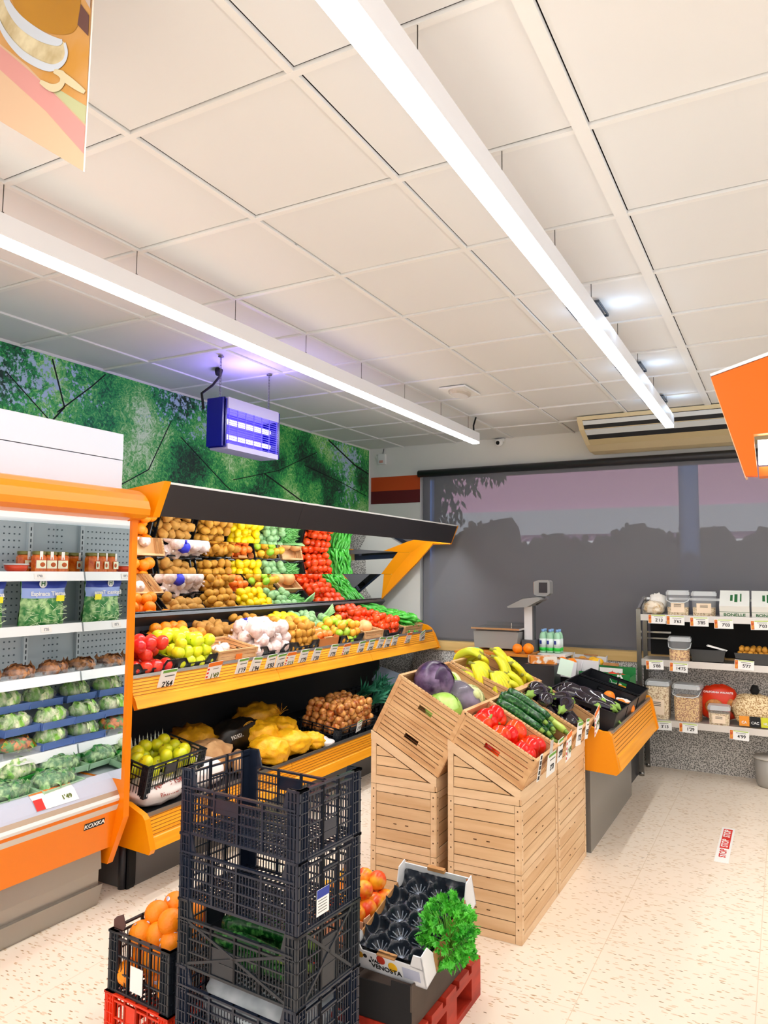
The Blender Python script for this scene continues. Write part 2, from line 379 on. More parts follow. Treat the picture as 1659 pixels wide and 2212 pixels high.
# roller blind
rbl = empty('roller_blind', (-3.25, 6.78, 2.62), label='dark grey see-through roller blind drawn over the whole shop window', cat='blind')
def loc(parent, mb, name, mats):
    o = mb.build(name, mats, parent); o.matrix_parent_inverse = Matrix.Translation(parent.location).inverted(); return o
loc(rbl, MB().box(-3.235, 2.5, 6.80, 6.802, .96, 2.60), 'screen', blind_mat())
tb = MB(); tb.tube([(-3.285, 6.78, 2.625), (2.55, 6.78, 2.625)], .036, 14); loc(rbl, tb, 'roller_tube', DARKB)
loc(rbl, MB().box(-3.235, 2.5, 6.795, 6.807, .948, .972), 'bottom_bar', mat('bar_grey', '#55585f', .4))
# mural
mu = tag(MB().box(-3.899, -3.885, -.6, 6.80, 1.0, 2.915).build('wall_mural', mural_mat()), 'printed wall mural of a green leafy tree canopy on the left wall', 'mural')
for pts, w_ in (([(.9, 1.9), (1.6, 2.45), (2.0, 2.9)], .02), ([(2.62, 2.25), (2.9, 2.5), (3.0, 2.62), (2.9, 2.9)], .016), ([(2.95, 2.58), (3.2, 2.8), (3.3, 2.9)], .013), ([(2.9, 2.52), (2.6, 2.75)], .01),
                ([(3.3, 2.1), (3.7, 2.32), (3.9, 2.7)], .012), ([(4.0, 2.6), (4.5, 2.3), (5.0, 2.05)], .013), ([(4.6, 2.35), (5.2, 2.5), (5.8, 2.75)], .012), ([(5.0, 2.45), (5.6, 2.25), (6.3, 2.1)], .02), ([(5.6, 2.6), (6.3, 2.5), (6.75, 2.42)], .012), ([(5.9, 2.25), (6.5, 2.15), (6.78, 2.1)], .022), ([(6.0, 2.9), (6.5, 2.72), (6.79, 2.66)], .026)):
    br = MB()
    for a, b in zip(pts[:-1], pts[1:]): br.bar((-3.884, *a), (-3.884, *b), .002, w_*.6)
    br.build('printed_branch', mat('branch_print', '#04120e', .8), mu)
# outside the window
gr = struct(MB().box(-14, 8, 7.2, 22, -.25, -.15), 'trim_4', mat('pavement', '#8d8a86', .9))
fb = empty('building', (-3, 14.0, -.15), label='pinkish building facade across the street, seen through the blind', cat='building')
loc(fb, MB().box(-14, 7, 14, 15, -.15, 6), 'facade', mat('facade_pink', '#c39ab8', .9))
loc(fb, MB().box(-14, 7, 13.86, 14, 2.35, 2.82), 'band', mat('facade_band', '#a9b2bf', .8))
loc(fb, MB().box(-14, 7, 13.8, 14, 1.9, 2.22), 'ledge', mat('facade_ledge', '#dfe8f0', .8))
pc_ = MB(); pc_.lathe([(.10, -.15), (.10, 6)], 20, cx=-.88, cy=8.4); tag(pc_.build('street_column', mat('column_blue', '#4a6fa8', .5)), 'round blue column outside the window, right of its middle', 'column')
pc_ = MB(); pc_.box(-3.965, -3.885, 8.4, 8.48, -.15, 6); tag(pc_.build('street_post', mat('post_blue', '#3f6fb8', .5)), 'narrow blue post outside at the left edge of the window', 'post')
hg = MB(); random.seed(3)
for i in range(60):
    x = -6.2+i*.15; h = 2.12+.10*math.sin(x*3.1)+.08*math.sin(x*7.3+1)+rj(.05)
    if -2.05 < x < -1.3: h -= .12
    for k in range(4):
        hg.ball((x+rj(.1), 9.15+rj(.1), h-.38-k*.62), (.26, .3, .38), 9, 7, 0, lambda d: 1+.16*math.sin(d.x*13+i)*math.cos(d.z*11+k)+rj(.06))
for i in range(700):
    x = -6+9*random.random(); h = 2.12+.10*math.sin(x*3.1)+.08*math.sin(x*7.3+1)-(.12 if -2.05 < x < -1.3 else 0)
    hg.ball((x, 8.95+rj(.1), h-random.uniform(.0, .25)+rj(.03)), (random.uniform(.02, .05), .03, random.uniform(.02, .05)), 6, 4, 0)
tag(hg.build('hedge', mat('hedge_green', '#161d18', .9, col2='#0f1612', scale=9)), 'dark clipped hedge behind the window, seen through the blind', 'hedge')
tr = empty('tree', (-4.9, 8.8, 0), label='tree with drooping leaves outside the left of the window', cat='tree')
tk = MB(); tk.tube([(-5.2, 8.8, -.1), (-5.1, 8.8, 1.6), (-4.7, 8.8, 2.6), (-4.2, 8.8, 3.4)], [.12, .1, .08, .05]); loc(tr, tk, 'trunk', mat('bark', '#1c1712', .9))
lf = MB()
def leafspray(c, n, R):
    for i in range(n):
        a = rj(1)*PI; p = Vector((c[0]+rj(R), 8.8+rj(.15), c[1]+rj(R*.8))); d = Vector((rj(.7), rj(.3), -1)).normalized()*random.uniform(.08, .17); s_ = d.cross(Vector((0, 1, 0))).normalized()*.022
        lf.add([p, p+d*.5+s_, p+d, p+d*.5-s_, p+d*.5+Vector((0, .012, 0))], [(0, 1, 4), (1, 2, 4), (2, 3, 4), (3, 0, 4)])
for cx_, cz_, n_, R_ in ((-3.98, 2.95, 60, .22), (-3.62, 2.84, 80, .18), (-3.22, 2.93, 60, .14), (-3.86, 2.45, 80, .22), (-4.3, 2.9, 420, .34), (-4.3, 2.45, 420, .34), (-4.25, 2.1, 260, .34), (-4.02, 2.8, 140, .22)): leafspray((cx_, cz_), n_, R_)
loc(tr, lf, 'foliage', mat('leaf_dark', '#16211a', .8))

# ================================================================== CEILING FIXTURES
def strip_lamp(x, y0, y1, label, wires):
    r = empty('linear_lamp', (x, (y0+y1)/2, 2.72), label=label, cat='lamp', group=None)
    m = MB(); m.box(x-.032, x+.032, y0, y1, 2.735, 2.812); loc(r, m, 'housing', LAMPW)
    loc(r, MB().box(x-.029, x+.029, y0+.003, y1-.003, 2.72, 2.7352), 'diffuser', LEDM)
    for a in wires:
        t = MB(); t.tube([(x, a, 2.812), (x, a, 2.93)], .0016, 6); t.tube([(x, a, 2.811), (x, a, 2.83)], .005, 8); loc(r, t, 'suspension_wire', mat('wire_grey', '#55524e', .5, .5))
    return r
L1 = strip_lamp(-.733, -1.0, 5.86, 'long white linear ceiling lamp near the centre, ending above the air conditioner', [1.5, 2.1, 2.7, 3.3, 3.9, 4.5, 5.1, 5.7])
L2 = strip_lamp(-2.30, -1.0, 5.88, 'long white linear ceiling lamp on the left, running above the produce stand', [1.5, 2.09, 2.71, 3.31, 3.92, 4.52, 5.14, 5.7])
t = MB(); t.tube([(-2.29, 5.80, 2.81), (-2.30, 5.82, 2.87), (-2.27, 5.80, 2.935)], .007, 8); loc(L2, t, 'power_cable', BLACK)
# square spotlight frames beside the central lamp; added point lights make the glow
for y in (3.62, 4.79, 5.75):
    r = empty('ceiling_downlight', (-.85, y, 2.93), label={3.62: 'square ceiling spotlight frame beside the central lamp, nearest of three', 4.79: 'square ceiling spotlight frame beside the central lamp, middle of three', 5.75: 'square ceiling spotlight frame beside the central lamp, nearest the air conditioner'}[y], cat='spotlight', group='square ceiling spotlights')
    m = MB(); cx_ = -.823
    for dx, dy, wd in ((.080, .112, .004), (.062, .094, .010)):
        m.box(cx_-dx, cx_+dx, y-dy, y-dy+wd, 2.915, 2.9275); m.box(cx_-dx, cx_+dx, y+dy-wd, y+dy, 2.915, 2.9275); m.box(cx_-dx, cx_-dx+wd, y-dy+wd, y+dy-wd, 2.915, 2.9275); m.box(cx_+dx-wd, cx_+dx, y-dy+wd, y+dy-wd, 2.915, 2.9275)
    loc(r, m, 'frame', mat('frame_dark', '#3a4450', .4))
    loc(r, MB().box(cx_-.05, cx_+.05, y-.082, y+.082, 2.918, 2.927), 'lens', mat('lens_white', '#c4d2dc', .3))
    for sx in (-.12, .08):
        d = bpy.data.lights.new('glow', 'POINT'); d.energy = .3; d.color = (.5, .72, 1); d.shadow_soft_size = .03
        o = bpy.data.objects.new('added_ceiling_glow', d); COL.objects.link(o); o.location = (-.733+sx, y, 2.845)
# emergency light
r = empty('emergency_light', (-2.03, 4.86, 2.928), label='oval emergency light flush on the ceiling between the two lamps', cat='light')
m = MB(); m.prism([(-2.13+.0, 4.72), (-1.93, 4.72), (-1.93, 5.02), (-2.13, 5.02)], 2.918, 2.93, 'z'); loc(r, m, 'base', WHITE)
m = MB()
for k, (sx, sy, z) in enumerate(((.075, .125, 2.918), (.06, .10, 2.895))): pass
v = [(-2.03+a*math.cos(t_)*q, 4.87+b*math.sin(t_)*q, z) for q, z in ((1, 2.92), (.95, 2.905), (.75, 2.892)) for a, b in ((.072, .13),) for t_ in [2*PI*k/20 for k in range(20)]]
f = [(i*20+k, i*20+(k+1) % 20, (i+1)*20+(k+1) % 20, (i+1)*20+k) for i in range(2) for k in range(20)]+[tuple(40+k for k in range(20))]
m.add(v, f, 0); loc(r, m, 'cover', mat('cover_grey', '#c9bfb2', .3))
# air conditioner hanging under the ceiling
r = empty('air_conditioner', (-.9, 6.5, 2.93), label='long beige ceiling-mounted air conditioner over the window', cat='air conditioner')
ACB = mat('beige_plastic', '#d9c9a0', .45); ACD = mat('vent_dark', '#1f2123', .6); ACL = mat('louver_light', '#d9dfe0', .4)
prof = [(6.14, 2.928), (6.14, 2.90), (6.22, 2.83), (6.45, 2.735), (6.60, 2.70), (6.80, 2.70), (6.80, 2.928)]
def slab(mb, x0, x1, p, q, off, th, m=0):
    a = Vector((0, *p)); b = Vector((0, *q)); d = (b-a).normalized(); n = Vector((0, d.z, -d.y)); n = n if n.z < 0 else -n
    a2 = a+n*off; b2 = b+n*off; c = [a2, b2, b2+n*th, a2+n*th]
    mb.add([(x0, v.y, v.z) for v in c]+[(x1, v.y, v.z) for v in c], [(0, 1, 2, 3), (7, 6, 5, 4), (0, 4, 5, 1), (1, 5, 6, 2), (2, 6, 7, 3), (3, 7, 4, 0)], m)
m = MB(); m.prism(prof, -1.50, .35, 'x'); loc(r, m, 'casing', ACB)
m = MB()
P = lambda t_: (6.22+(6.45-6.22)*t_, 2.83+(2.735-2.83)*t_)
slab(m, -1.455, .33, (6.145, 2.895), (6.215, 2.836), 0, .004); slab(m, -1.455, .33, P(.33), P(.62), 0, .004); loc(r, m, 'air_outlet', ACD)
m = MB(); slab(m, -1.455, .33, (6.15, 2.897), (6.185, 2.868), .004, .006); slab(m, -1.455, .33, P(.0), P(.30), .003, .006); loc(r, m, 'louver', ACL)
m = MB(); slab(m, -1.46, .34, P(.66), P(.98), .0, .004); loc(r, m, 'outlet_lip', mat('beige_lip', '#c8b78c', .4))
# security camera, detector, hooks
r = empty('security_camera', (-2.42, 6.83, 2.89), label='small white dome security camera on the back wall under the ceiling', cat='camera')
m = MB(); m.box(-2.47, -2.37, 6.80, 6.85, 2.90, 2.925); m.ball((-2.42, 6.79, 2.885), .04, 12, 8); loc(r, m, 'body', WHITE)
m = MB(); m.ball((-2.42, 6.765, 2.88), .022, 10, 6); loc(r, m, 'lens', BLACK)
r = empty('motion_detector', (-3.74, 6.83, 2.80), label='small white motion detector in the corner of the back wall', cat='detector')
m = MB(); m.box(-3.78, -3.70, 6.81, 6.85, 2.76, 2.87); loc(r, m, 'body', WHITE); loc(r, MB().box(-3.76, -3.72, 6.805, 6.81, 2.775, 2.80), 'sensor', mat('sensor_pink', '#d89a8a', .5))
m = MB(); m.tube([(-3.74, 6.845, 2.87), (-3.73, 6.845, 2.93)], .003, 6); loc(r, m, 'cable', DARKB)
m = MB(); m.tube([(-2.66, 4.72, 2.93), (-2.66, 4.72, 2.885)], .004, 6); m.tube([(-2.66, 4.80, 2.93), (-2.66, 4.80, 2.885)], .004, 6); m.tube([(-2.66, 4.72, 2.90), (-2.66, 4.80, 2.90)], .004, 6)
tag(m.build('ceiling_hook', DARKB), 'small dark wire hook on the ceiling left of the left lamp', 'hook')
tag(MB().box(-1.716, -1.692, 2.35, 2.358, 2.930, 2.936).build('ceiling_hole', BLACK), 'tiny dark mark on a ceiling tile above the produce stand', 'hole')
# insect zapper
r = empty('insect_zapper', (-2.99, 3.63, 2.52), label='blue glowing insect zapper hanging from chains near the mural', cat='insect trap')
def rbox(mb, x0, x1, y0, y1, z0, z1, m=0, c=.02):
    p = [(y0+c, z0), (y1-c, z0), (y1, z0+c), (y1, z1-c), (y1-c, z1), (y0+c, z1), (y0, z1-c), (y0, z0+c)]
    mb.prism(p, x0, x1, 'x', m)
m = MB(); rbox(m, -3.05, -2.93, 3.37, 3.385, 2.36, 2.665, 0, .012); m.box(-3.05, -2.93, 3.355, 3.40, 2.365, 2.66); loc(r, m, 'end_cap', mat('zapper_blue_cap', '#0f0c78', .25, emit=.10))
m = MB(); m.box(-3.05, -2.93, 3.90, 3.925, 2.36, 2.665); loc(r, m, 'end_cap', mat('zapper_blue_cap', '', .35))
m = MB(); m.box(-3.06, -2.92, 3.40, 3.90, 2.60, 2.668); loc(r, m, 'top_cover', mat('zapper_cover', '#b5b0d8', .4))
m = MB(); m.box(-3.06, -2.92, 3.40, 3.90, 2.352, 2.385); loc(r, m, 'bottom_tray', mat('zapper_cover', '', .4))
m = MB()
for z in (2.535, 2.44): m.tube([(-2.99, 3.41, z), (-2.99, 3.89, z)], .016, 10); 
loc(r, m, 'tube', UVM)
m = MB(); m.box(-3.052, -3.048, 3.40, 3.90, 2.38, 2.60); loc(r, m, 'back_panel', UVP)
m = MB()
for k in range(15): m.box(-2.926, -2.923, 3.40, 3.90, 2.392+k*.0142, 2.3945+k*.0142)
for k in range(7): m.box(-2.927, -2.922, 3.41+k*.079, 3.413+k*.079, 2.385, 2.60)
loc(r, m, 'grille', mat('grille_violet', '#6a5ff5', .4, emit=.12))
for yy in (3.40, 3.88):
    m = MB()
    for k in range(13): 
        z = 2.67+k*.020
        m.tube([(-2.99, yy-.005, z), (-2.99, yy-.005, z+.024)], .0018, 5); m.tube([(-2.99, yy+.005, z), (-2.99, yy+.005, z+.024)], .0018, 5)
        m.bar((-2.99, yy-.005, z), (-2.99, yy+.005, z), .003, .003)
    m.lathe([(.018, 2.922), (.018, 2.928)], 10, cx=-2.99, cy=yy)
    loc(r, m, 'chain', mat('chain_grey', '#77756f', .4, .7))
m = MB(); m.tube([(-3.2, 3.62, 2.93), (-3.13, 3.57, 2.90), (-3.08, 3.5, 2.84), (-3.07, 3.42, 2.76), (-3.1, 3.36, 2.70), (-3.07, 3.345, 2.6)], .008, 8); m.tube([(-3.24, 3.66, 2.915), (-3.19, 3.60, 2.915)], .02, 10); loc(r, m, 'power_cable', BLACK)
d = bpy.data.lights.new('zapper_glow', 'POINT'); d.energy = 6; d.color = (.32, .22, 1); d.shadow_soft_size = .12
o = bpy.data.objects.new('zapper_glow', d); COL.objects.link(o); o.location = (-2.99, 3.65, 2.74)

# ================================================================== POSTER (upper left)
PX = .9
r = empty('hanging_poster', (-1.425, PX, 2.65), label='hanging advertising poster of a glass of orange juice, upper left corner', cat='poster')
def PZ(x, z): return (x*.75, z*.75+.405)
def sheet(pts, k, n, c):
    m = MB(); q = [PZ(*p) for p in pts]; m.add([(x, PX-.0004*k, z) for x, z in q], [tuple(range(len(q)))]); o = loc(r, m, n, c)
    bm = bmesh.new(); bm.from_mesh(o.data); bmesh.ops.triangulate(bm, faces=bm.faces[:]); bm.to_mesh(o.data); bm.free(); return o
def ribbon(pts, w0, k, n, c):
    m = MB(); v = []
    for i, p in enumerate(pts):
        a_ = Vector(pts[max(i-1, 0)]); b_ = Vector(pts[min(i+1, len(pts)-1)]); t_ = (b_-a_).normalized(); nn = Vector((-t_.y, t_.x))*w0*(.35+.65*math.sin(PI*(i+.5)/len(pts)))
        for s_ in (1, -1): x, z = PZ(p[0]+nn.x*s_, p[1]+nn.y*s_); v.append((x, PX-.0004*k, z))
    m.add(v, [(2*i, 2*i+1, 2*i+3, 2*i+2) for i in range(len(pts)-1)]); return loc(r, m, n, c)
def Pz(x, dz): return 2.62+(-1.52-x)*.675+dz
m = MB(); q = [PZ(*p) for p in [(-2.4, Pz(-2.4, 0)), (-1.521, 2.62), (-1.512, 3.09), (-1.512, 3.34), (-2.4, 3.34)]]; m.prism(q, PX, PX+.003, 'y'); loc(r, m, 'panel', mat('poster_back', '#e8dccb', .6))
sheet([(-2.4, Pz(-2.4, 0)), (-1.521, 2.62), (-1.512, 3.09), (-1.512, 3.34), (-2.4, 3.34)], 1, 'peach_area', mat('poster_peach', '#d2b090', .7))
sheet([(-2.19, 3.34), (-1.889, 3.083), (-1.761, 2.971), (-1.661, 2.879), (-1.5195, 2.738), (-1.5205, 2.665), (-1.676, 2.826), (-1.884, 3.012), (-2.26, 3.34)], 2, 'pink_band', mat('poster_pink', '#cf908a', .7))
sheet([(-1.661, 2.884), (-1.5195, 2.743), (-1.517, 2.80), (-1.60, 2.87)], 3, 'green_area', mat('poster_green', '#b4b68a', .7))
sheet([(-2.4, 3.34), (-2.19, 3.34), (-1.889, 3.09), (-1.761, 2.98), (-1.68, 2.90), (-1.62, 2.865), (-1.517, 2.79), (-1.513, 3.34)], 4, 'table_area', mat('poster_table', '#c7965c', .7, col2='#c0872e', scale=9))
def smooth(P_, n=6):
    out = []
    for i in range(len(P_)-1):
        p0, p1, p2, p3 = (Vector(P_[max(i-1, 0)]), Vector(P_[i]), Vector(P_[i+1]), Vector(P_[min(i+2, len(P_)-1)]))
        for k in range(n):
            t = k/n; q = .5*((2*p1)+(-p0+p2)*t+(2*p0-5*p1+4*p2-p3)*t*t+(-p0+3*p1-3*p2+p3)*t**3); out.append((q.x, q.y))
    return out+[tuple(P_[-1])]
J1 = smooth([(-1.90, 3.30), (-1.868, 3.213), (-1.823, 3.147), (-1.77, 3.094), (-1.699, 3.039), (-1.636, 3.002), (-1.619, 3.0)])
J2 = smooth([(-1.93, 3.24), (-1.895, 3.156), (-1.849, 3.089), (-1.784, 3.021), (-1.713, 2.968), (-1.655, 2.937), (-1.613, 2.937), (-1.6, 2.958), (-1.609, 2.99)])
sheet(J2+J1[::-1], 5, 'glass_base', mat('poster_glass', '#b3a075', .5, col2='#d8cca8', scale=22))
sheet(smooth([(-1.88, 3.30), (-1.847, 3.215), (-1.814, 3.153), (-1.75, 3.095), (-1.671, 3.040), (-1.596, 3.011), (-1.565, 3.019), (-1.555, 3.066), (-1.550, 3.34)]), 6, 'juice', mat('poster_juice', '#b57f00', .6, col2='#a87200', scale=4))
ribbon(J1, .014, 7, 'glass_rim', mat('poster_glass_white', '#c3cbd6', .5)); ribbon(J2, .010, 8, 'glass_rim', mat('poster_glass_white', '', .5))
ribbon(smooth([(-1.70, 2.914), (-1.651, 2.88), (-1.615, 2.877), (-1.611, 2.902), (-1.646, 2.925)]), .012, 9, 'cream_drop', mat('poster_cream', '#cfc19c', .6)); ribbon(smooth([(-1.636, 2.923), (-1.588, 2.881), (-1.521, 2.826)]), .010, 10, 'cream_drop', mat('poster_cream', '', .6))
sheet([(-1.553, 3.078), (-1.519, 3.033), (-1.519, 2.977), (-1.562, 3.024)], 7, 'dark_corner', mat('poster_brown', '#5f3a34', .7)); sheet([(-1.548, 3.10), (-1.516, 3.05), (-1.514, 3.34), (-1.548, 3.34)], 7, 'grey_corner', mat('poster_greyish', '#b9a8a0', .7))
for x in (-2.3, -1.56): m = MB(); m.tube([(x*.75, PX+.002, 2.93), (x*.75, PX+.002, 2.905)], .002, 6); loc(r, m, 'suspension_wire', MATS['wire_grey'])

# ================================================================== FRIDGE (left)
FY0, FY1 = -.2, 2.64
fr = empty('refrigerated_cabinet', (-3.3, 1.2, 0), label='tall open refrigerated cabinet with orange trim and white shelves on the left', cat='refrigerator')
m = MB(); m.prism([(-2.87, 1.90), (-2.865, .42), (-2.965, .185), (-3.2, .185), (-3.84, .05), (-3.84, 2.03), (-2.95, 2.02)], FY1, FY1+.035); fend = loc(fr, m, 'end_panel', ORNG)
m = MB(); m.box(-3.84, -3.445, FY0, FY1, .1, 2.03)
random.seed(1)
for zz0, zz1 in ((.76, 1.04), (1.12, 1.30), (1.37, 1.56), (1.63, 1.86)):
    z = zz0
    while z < zz1:
        y = 1.2
        while y < 2.63:
            if not (2.45 < y < 2.57): m.box(-3.447, -3.442, y-.0035, y+.0035, z-.0035, z+.0035, 1)
            y += .0285
        z += .034
fbk = loc(fr, m, 'back_panel', [FGREY, mat('hole_dark', '#59656c', .8)])
m = MB()
m.box(-3.445, -3.425, 2.465, 2.49, .6, 1.86); loc(fr, m, 'shelf_upright', mat('upright_grey', '#c3ccd0', .35))
m = MB()
z = .62
while z < 1.85:
    m.box(-3.4255, -3.4235, 2.4745, 2.4805, z, z+.018); z += .03
loc(fr, m, 'upright_slots', mat('slot_dark', '#3c464c', .8))
for z in (1.608, 1.347, 1.098, .732):
    m = MB(); m.box(-3.445, -3.215, FY0, FY1, z-.022, z-.004); sh = loc(fr, m, 'shelf', SHELFW)
    m = MB(); m.prism([(-3.215, z), (-3.205, z+.002), (-3.195, z-.044), (-3.215, z-.046)], FY0, 2.632); loc(sh, m, 'price_rail', mat('price_rail_white', '#f2f7f9', .25))
m = MB(); m.box(-3.76, -2.96, FY0, FY1, .575, .59); loc(fr, m, 'deck', FGREY)
def prof(parent, pts, name, m_, y0=FY0, y1=FY1):
    b = MB(); b.prism(pts, y0, y1); return loc(parent, b, name, m_)
prof(fr, [(-3.04, .59), (-2.985, .622), (-2.951, .60), (-2.917, .559), (-2.911, .547), (-3.04, .547)], 'deck_lip', mat('lip_lavender', '#c3c6d6', .22))
prof(fr, [(-3.04, .547), (-2.91, .547), (-2.899, .527), (-3.04, .527)], 'bronze_strip', BRONZ)
prof(fr, [(-3.04, .527), (-2.899, .527), (-2.893, .513), (-2.90, .498), (-3.04, .498)], 'bumper', WHITE)
prof(fr, [(-3.04, .498), (-2.903, .498), (-2.903, .482), (-3.04, .482)], 'orange_stripe', mat('stripe_deep_orange', '#f07c14', .4))
prof(fr, [(-3.04, .482), (-2.899, .482), (-2.912, .454), (-3.04, .454)], 'lower_bumper', BEIGE)
fpan = prof(fr, [(-3.04, .454), (-2.912, .454), (-2.95, .27), (-3.04, .27)], 'front_panel', ORNG)
prof(fr, [(-3.1, .268), (-2.966, .268), (-2.958, .179), (-2.976, .172), (-2.977, .107), (-3.1, .107)], 'kick_panel', STEEL, FY0, 2.60)
prof(fr, [(-3.1, .107), (-2.955, .107), (-2.959, .098), (-2.988, .001), (-3.1, .001)], 'floor_skirt', STEEL, FY0, 2.61)
prof(fr, [(-3.76, .0), (-3.1, .0), (-3.1, .57), (-3.76, .57)], 'body', DARK)
m = MB(); m.box(-3.445, -2.885, FY1-.003, FY1-.0005, .60, 1.865); o = m.build('end_mirror', MIRR, fend)
cor = prof(fr, [(-3.1, 2.02), (-2.93, 2.03), (-2.87, 2.018), (-2.83, 1.995), (-2.805, 1.965), (-2.79, 1.925), (-2.793, 1.895), (-2.83, 1.878), (-2.905, 1.868), (-2.93, 1.90), (-3.1, 1.90)], 'cornice', ORNG, FY0, FY1+.04)
prof(fr, [(-3.76, 1.90), (-2.93, 1.90), (-2.905, 1.868), (-2.915, 1.845), (-3.2, 1.862), (-3.76, 1.87)], 'light_canopy', mat('light_panel_white', '#f4fbff', .4, emit=.25))
prof(fr, [(-3.84, 2.03), (-2.99, 2.03), (-2.99, 2.182), (-3.84, 2.182)], 'motor_cover', mat('cover_bluewhite', '#c6ccd6', .4), FY0, 2.67)
prof(fr, [(-3.84, 2.186), (-2.988, 2.186), (-2.99, 2.32), (-3.84, 2.32)], 'motor_cover', mat('cover_bluewhite', '', .4), FY0, 2.67)
# maker plate
pl = MB(); pl.T = None
def on_front(x0, z0, x1, z1):  # slope angle of a front panel
    return math.atan2(x1-x0, z1-z0)
m = MB(); m.cbox(0, 0, 0, .003, .115, .03); o = m.build('maker_plate', INK, fr); o.matrix_parent_inverse = Matrix.Translation(fr.location).inverted()
o.location = (-2.9185, 2.515, .418); o.rotation_euler = (0, math.radians(11.6), 0)
text('KOXKA', .027, PAPER, o, (.0022, 0, 0), (PI/2, 0, PI/2), 'plate_writing', 1.25)
# promotional price label curved over the lip
r = MB(); r.add([(-2.984, 2.20, .6235), (-2.984, 2.42, .6235), (-2.950, 2.42, .6015), (-2.950, 2.20, .6015), (-2.915, 2.42, .5605), (-2.915, 2.20, .5605)], [(3, 2, 1, 0), (5, 4, 2, 3)])
pt = tag(r.build('price_label', PAPER), 'white and orange offer label stuck on the fridge lip', 'label')
r = MB(); r.add([(-2.949, 2.20, .603), (-2.949, 2.245, .603), (-2.9145, 2.245, .562), (-2.9145, 2.20, .562)], [(0, 3, 2, 1)]); r.build('red_edge', PRED, pt)
r = MB(); r.add([(-2.983, 2.20, .625), (-2.983, 2.42, .625), (-2.973, 2.42, .619), (-2.973, 2.20, .619)], [(3, 2, 1, 0)]); r.build('orange_header', PORANGE, pt)
text("1'49", .032, mat('ink_olive', '#5a6a10', .7), pt, (-2.931, 2.365, .5835), (math.radians(42), 0, PI/2), 'price')
def rail_label(y, z, t, lab):
    m = MB(); m.cbox(0, 0, 0, .002, .06, .026); o = m.build('shelf_label', PAPER, None, (-3.1975, y, z-.021), (0, math.radians(-13), 0)); tag(o, lab, 'label')
    text(t, .018, mat('ink_grey', '#8a9098', .7), o, (.0013, 0, 0), (PI/2, 0, PI/2), 'writing')
rail_label(2.37, 1.608, "1'90", 'small price label on the top shelf edge of the fridge'); rail_label(2.42, 1.347, "1'35", 'small price label on the second fridge shelf edge, under the spinach bag')

# ================================================================== PRODUCE STAND (left wall)
SY0, SY1 = 2.80, 6.60
st = empty('produce_stand', (-3.3, 4.7, 0), label='long wall produce stand with orange fascias, mirrors and dark canopy', cat='shelf stand')
def sp(pts, n, m_, y0=SY0, y1=SY1): return prof(st, pts, n, m_, y0, y1)
sp([(-3.6, 0), (-3.0, 0), (-3.0, .25), (-3.6, .25)], 'base', BASEG)
sp([(-3.05, 0), (-2.995, 0), (-2.985, .02), (-2.985, .24), (-3.05, .24)], 'base_corner', BLACK, 2.80, 2.845)
m = MB(); m.tube([(-3.03, 2.80, 0), (-3.03, 2.80, .25)], .022, 12); loc(st, m, 'corner_post', DARKB)
sp([(-3.66, .46), (-2.88, .355), (-2.88, .335), (-3.66, .33)], 'lower_shelf', DARKB)
sp([(-3.66, 1.15), (-3.045, 1.03), (-3.045, 1.005), (-3.66, 1.10)], 'middle_shelf', DARKB)
sp([(-3.66, .0), (-3.63, .0), (-3.63, 1.33), (-3.66, 1.33)], 'back_panel', DARKB)
sp([(-3.66, 1.33), (-3.58, 1.345), (-3.565, 1.325), (-3.63, 1.262)], 'ledge', DARK)
def fascia(parent, top, bot, y0, y1, joints, m_=WOODF, side=1, name='fascia'):
    (xt, zt), (xb, zb) = top, bot
    d = Vector((xb-xt, zb-zt)); Ln = d.length; d.normalize(); n = Vector((-d.y, d.x))*side
    b = MB()
    ys = [y0]+joints+[y1]
    def q(a, off): return (xt+d.x*a+n.x*off, zt+d.y*a+n.y*off)
    for a, c in zip(ys[:-1], ys[1:]):
        b.prism([q(0, 0), q(Ln, 0), q(Ln, -.02), q(0, -.02)], a+.002, c-.002, 'y', 0)
        b.prism([q(Ln*.66, .006), q(Ln*1.0, .008), q(Ln*1.0, -.001), q(Ln*.62, -.001)], a+.002, c-.002, 'y', 0)
        for k in range(6): b.prism([q(Ln*(.06+k*.10), .0012), q(Ln*(.075+k*.10), .0012), q(Ln*(.075+k*.10), -.001), q(Ln*(.06+k*.10), -.001)], a+.002, c-.002, 'y', 1)
    o = loc(parent, b, name, [m_, GROOV])
    b = MB(); b.prism([q(-.012, .004), q(.006, .004), q(.006, -.024), q(-.012, -.024)], y0, y1); loc(parent, b, 'metal_edge', STEEL); return o
fascia(st, (-3.03, 1.055), (-2.97, .90), SY0, SY1-.03, [4.03, 5.28])
fascia(st, (-2.865, .385), (-2.82, .225), SY0, SY1-.03, [4.03, 5.28])
sp([(-3.10, .44), (-2.98, .437), (-2.868, .395), (-2.85, .375), (-2.805, .235), (-2.815, .213), (-3.02, .222), (-3.10, .25)], 'end_cap', YORNG, 2.765, 2.80)
sp([(-3.2, 1.13), (-3.09, 1.105), (-3.05, 1.08), (-3.015, 1.03), (-2.955, .895), (-2.99, .88), (-3.2, .93)], 'end_cap', YORNG, SY1-.03, SY1+.005)
sp([(-3.10, .44), (-2.98, .437), (-2.868, .395), (-2.805, .235), (-3.02, .222), (-3.10, .25)], 'end_cap', YORNG, SY1-.03, SY1+.005)
MP = [(-3.592, 1.350), (-3.469, 1.598), (-3.264, 1.812), (-3.057, 1.935)]
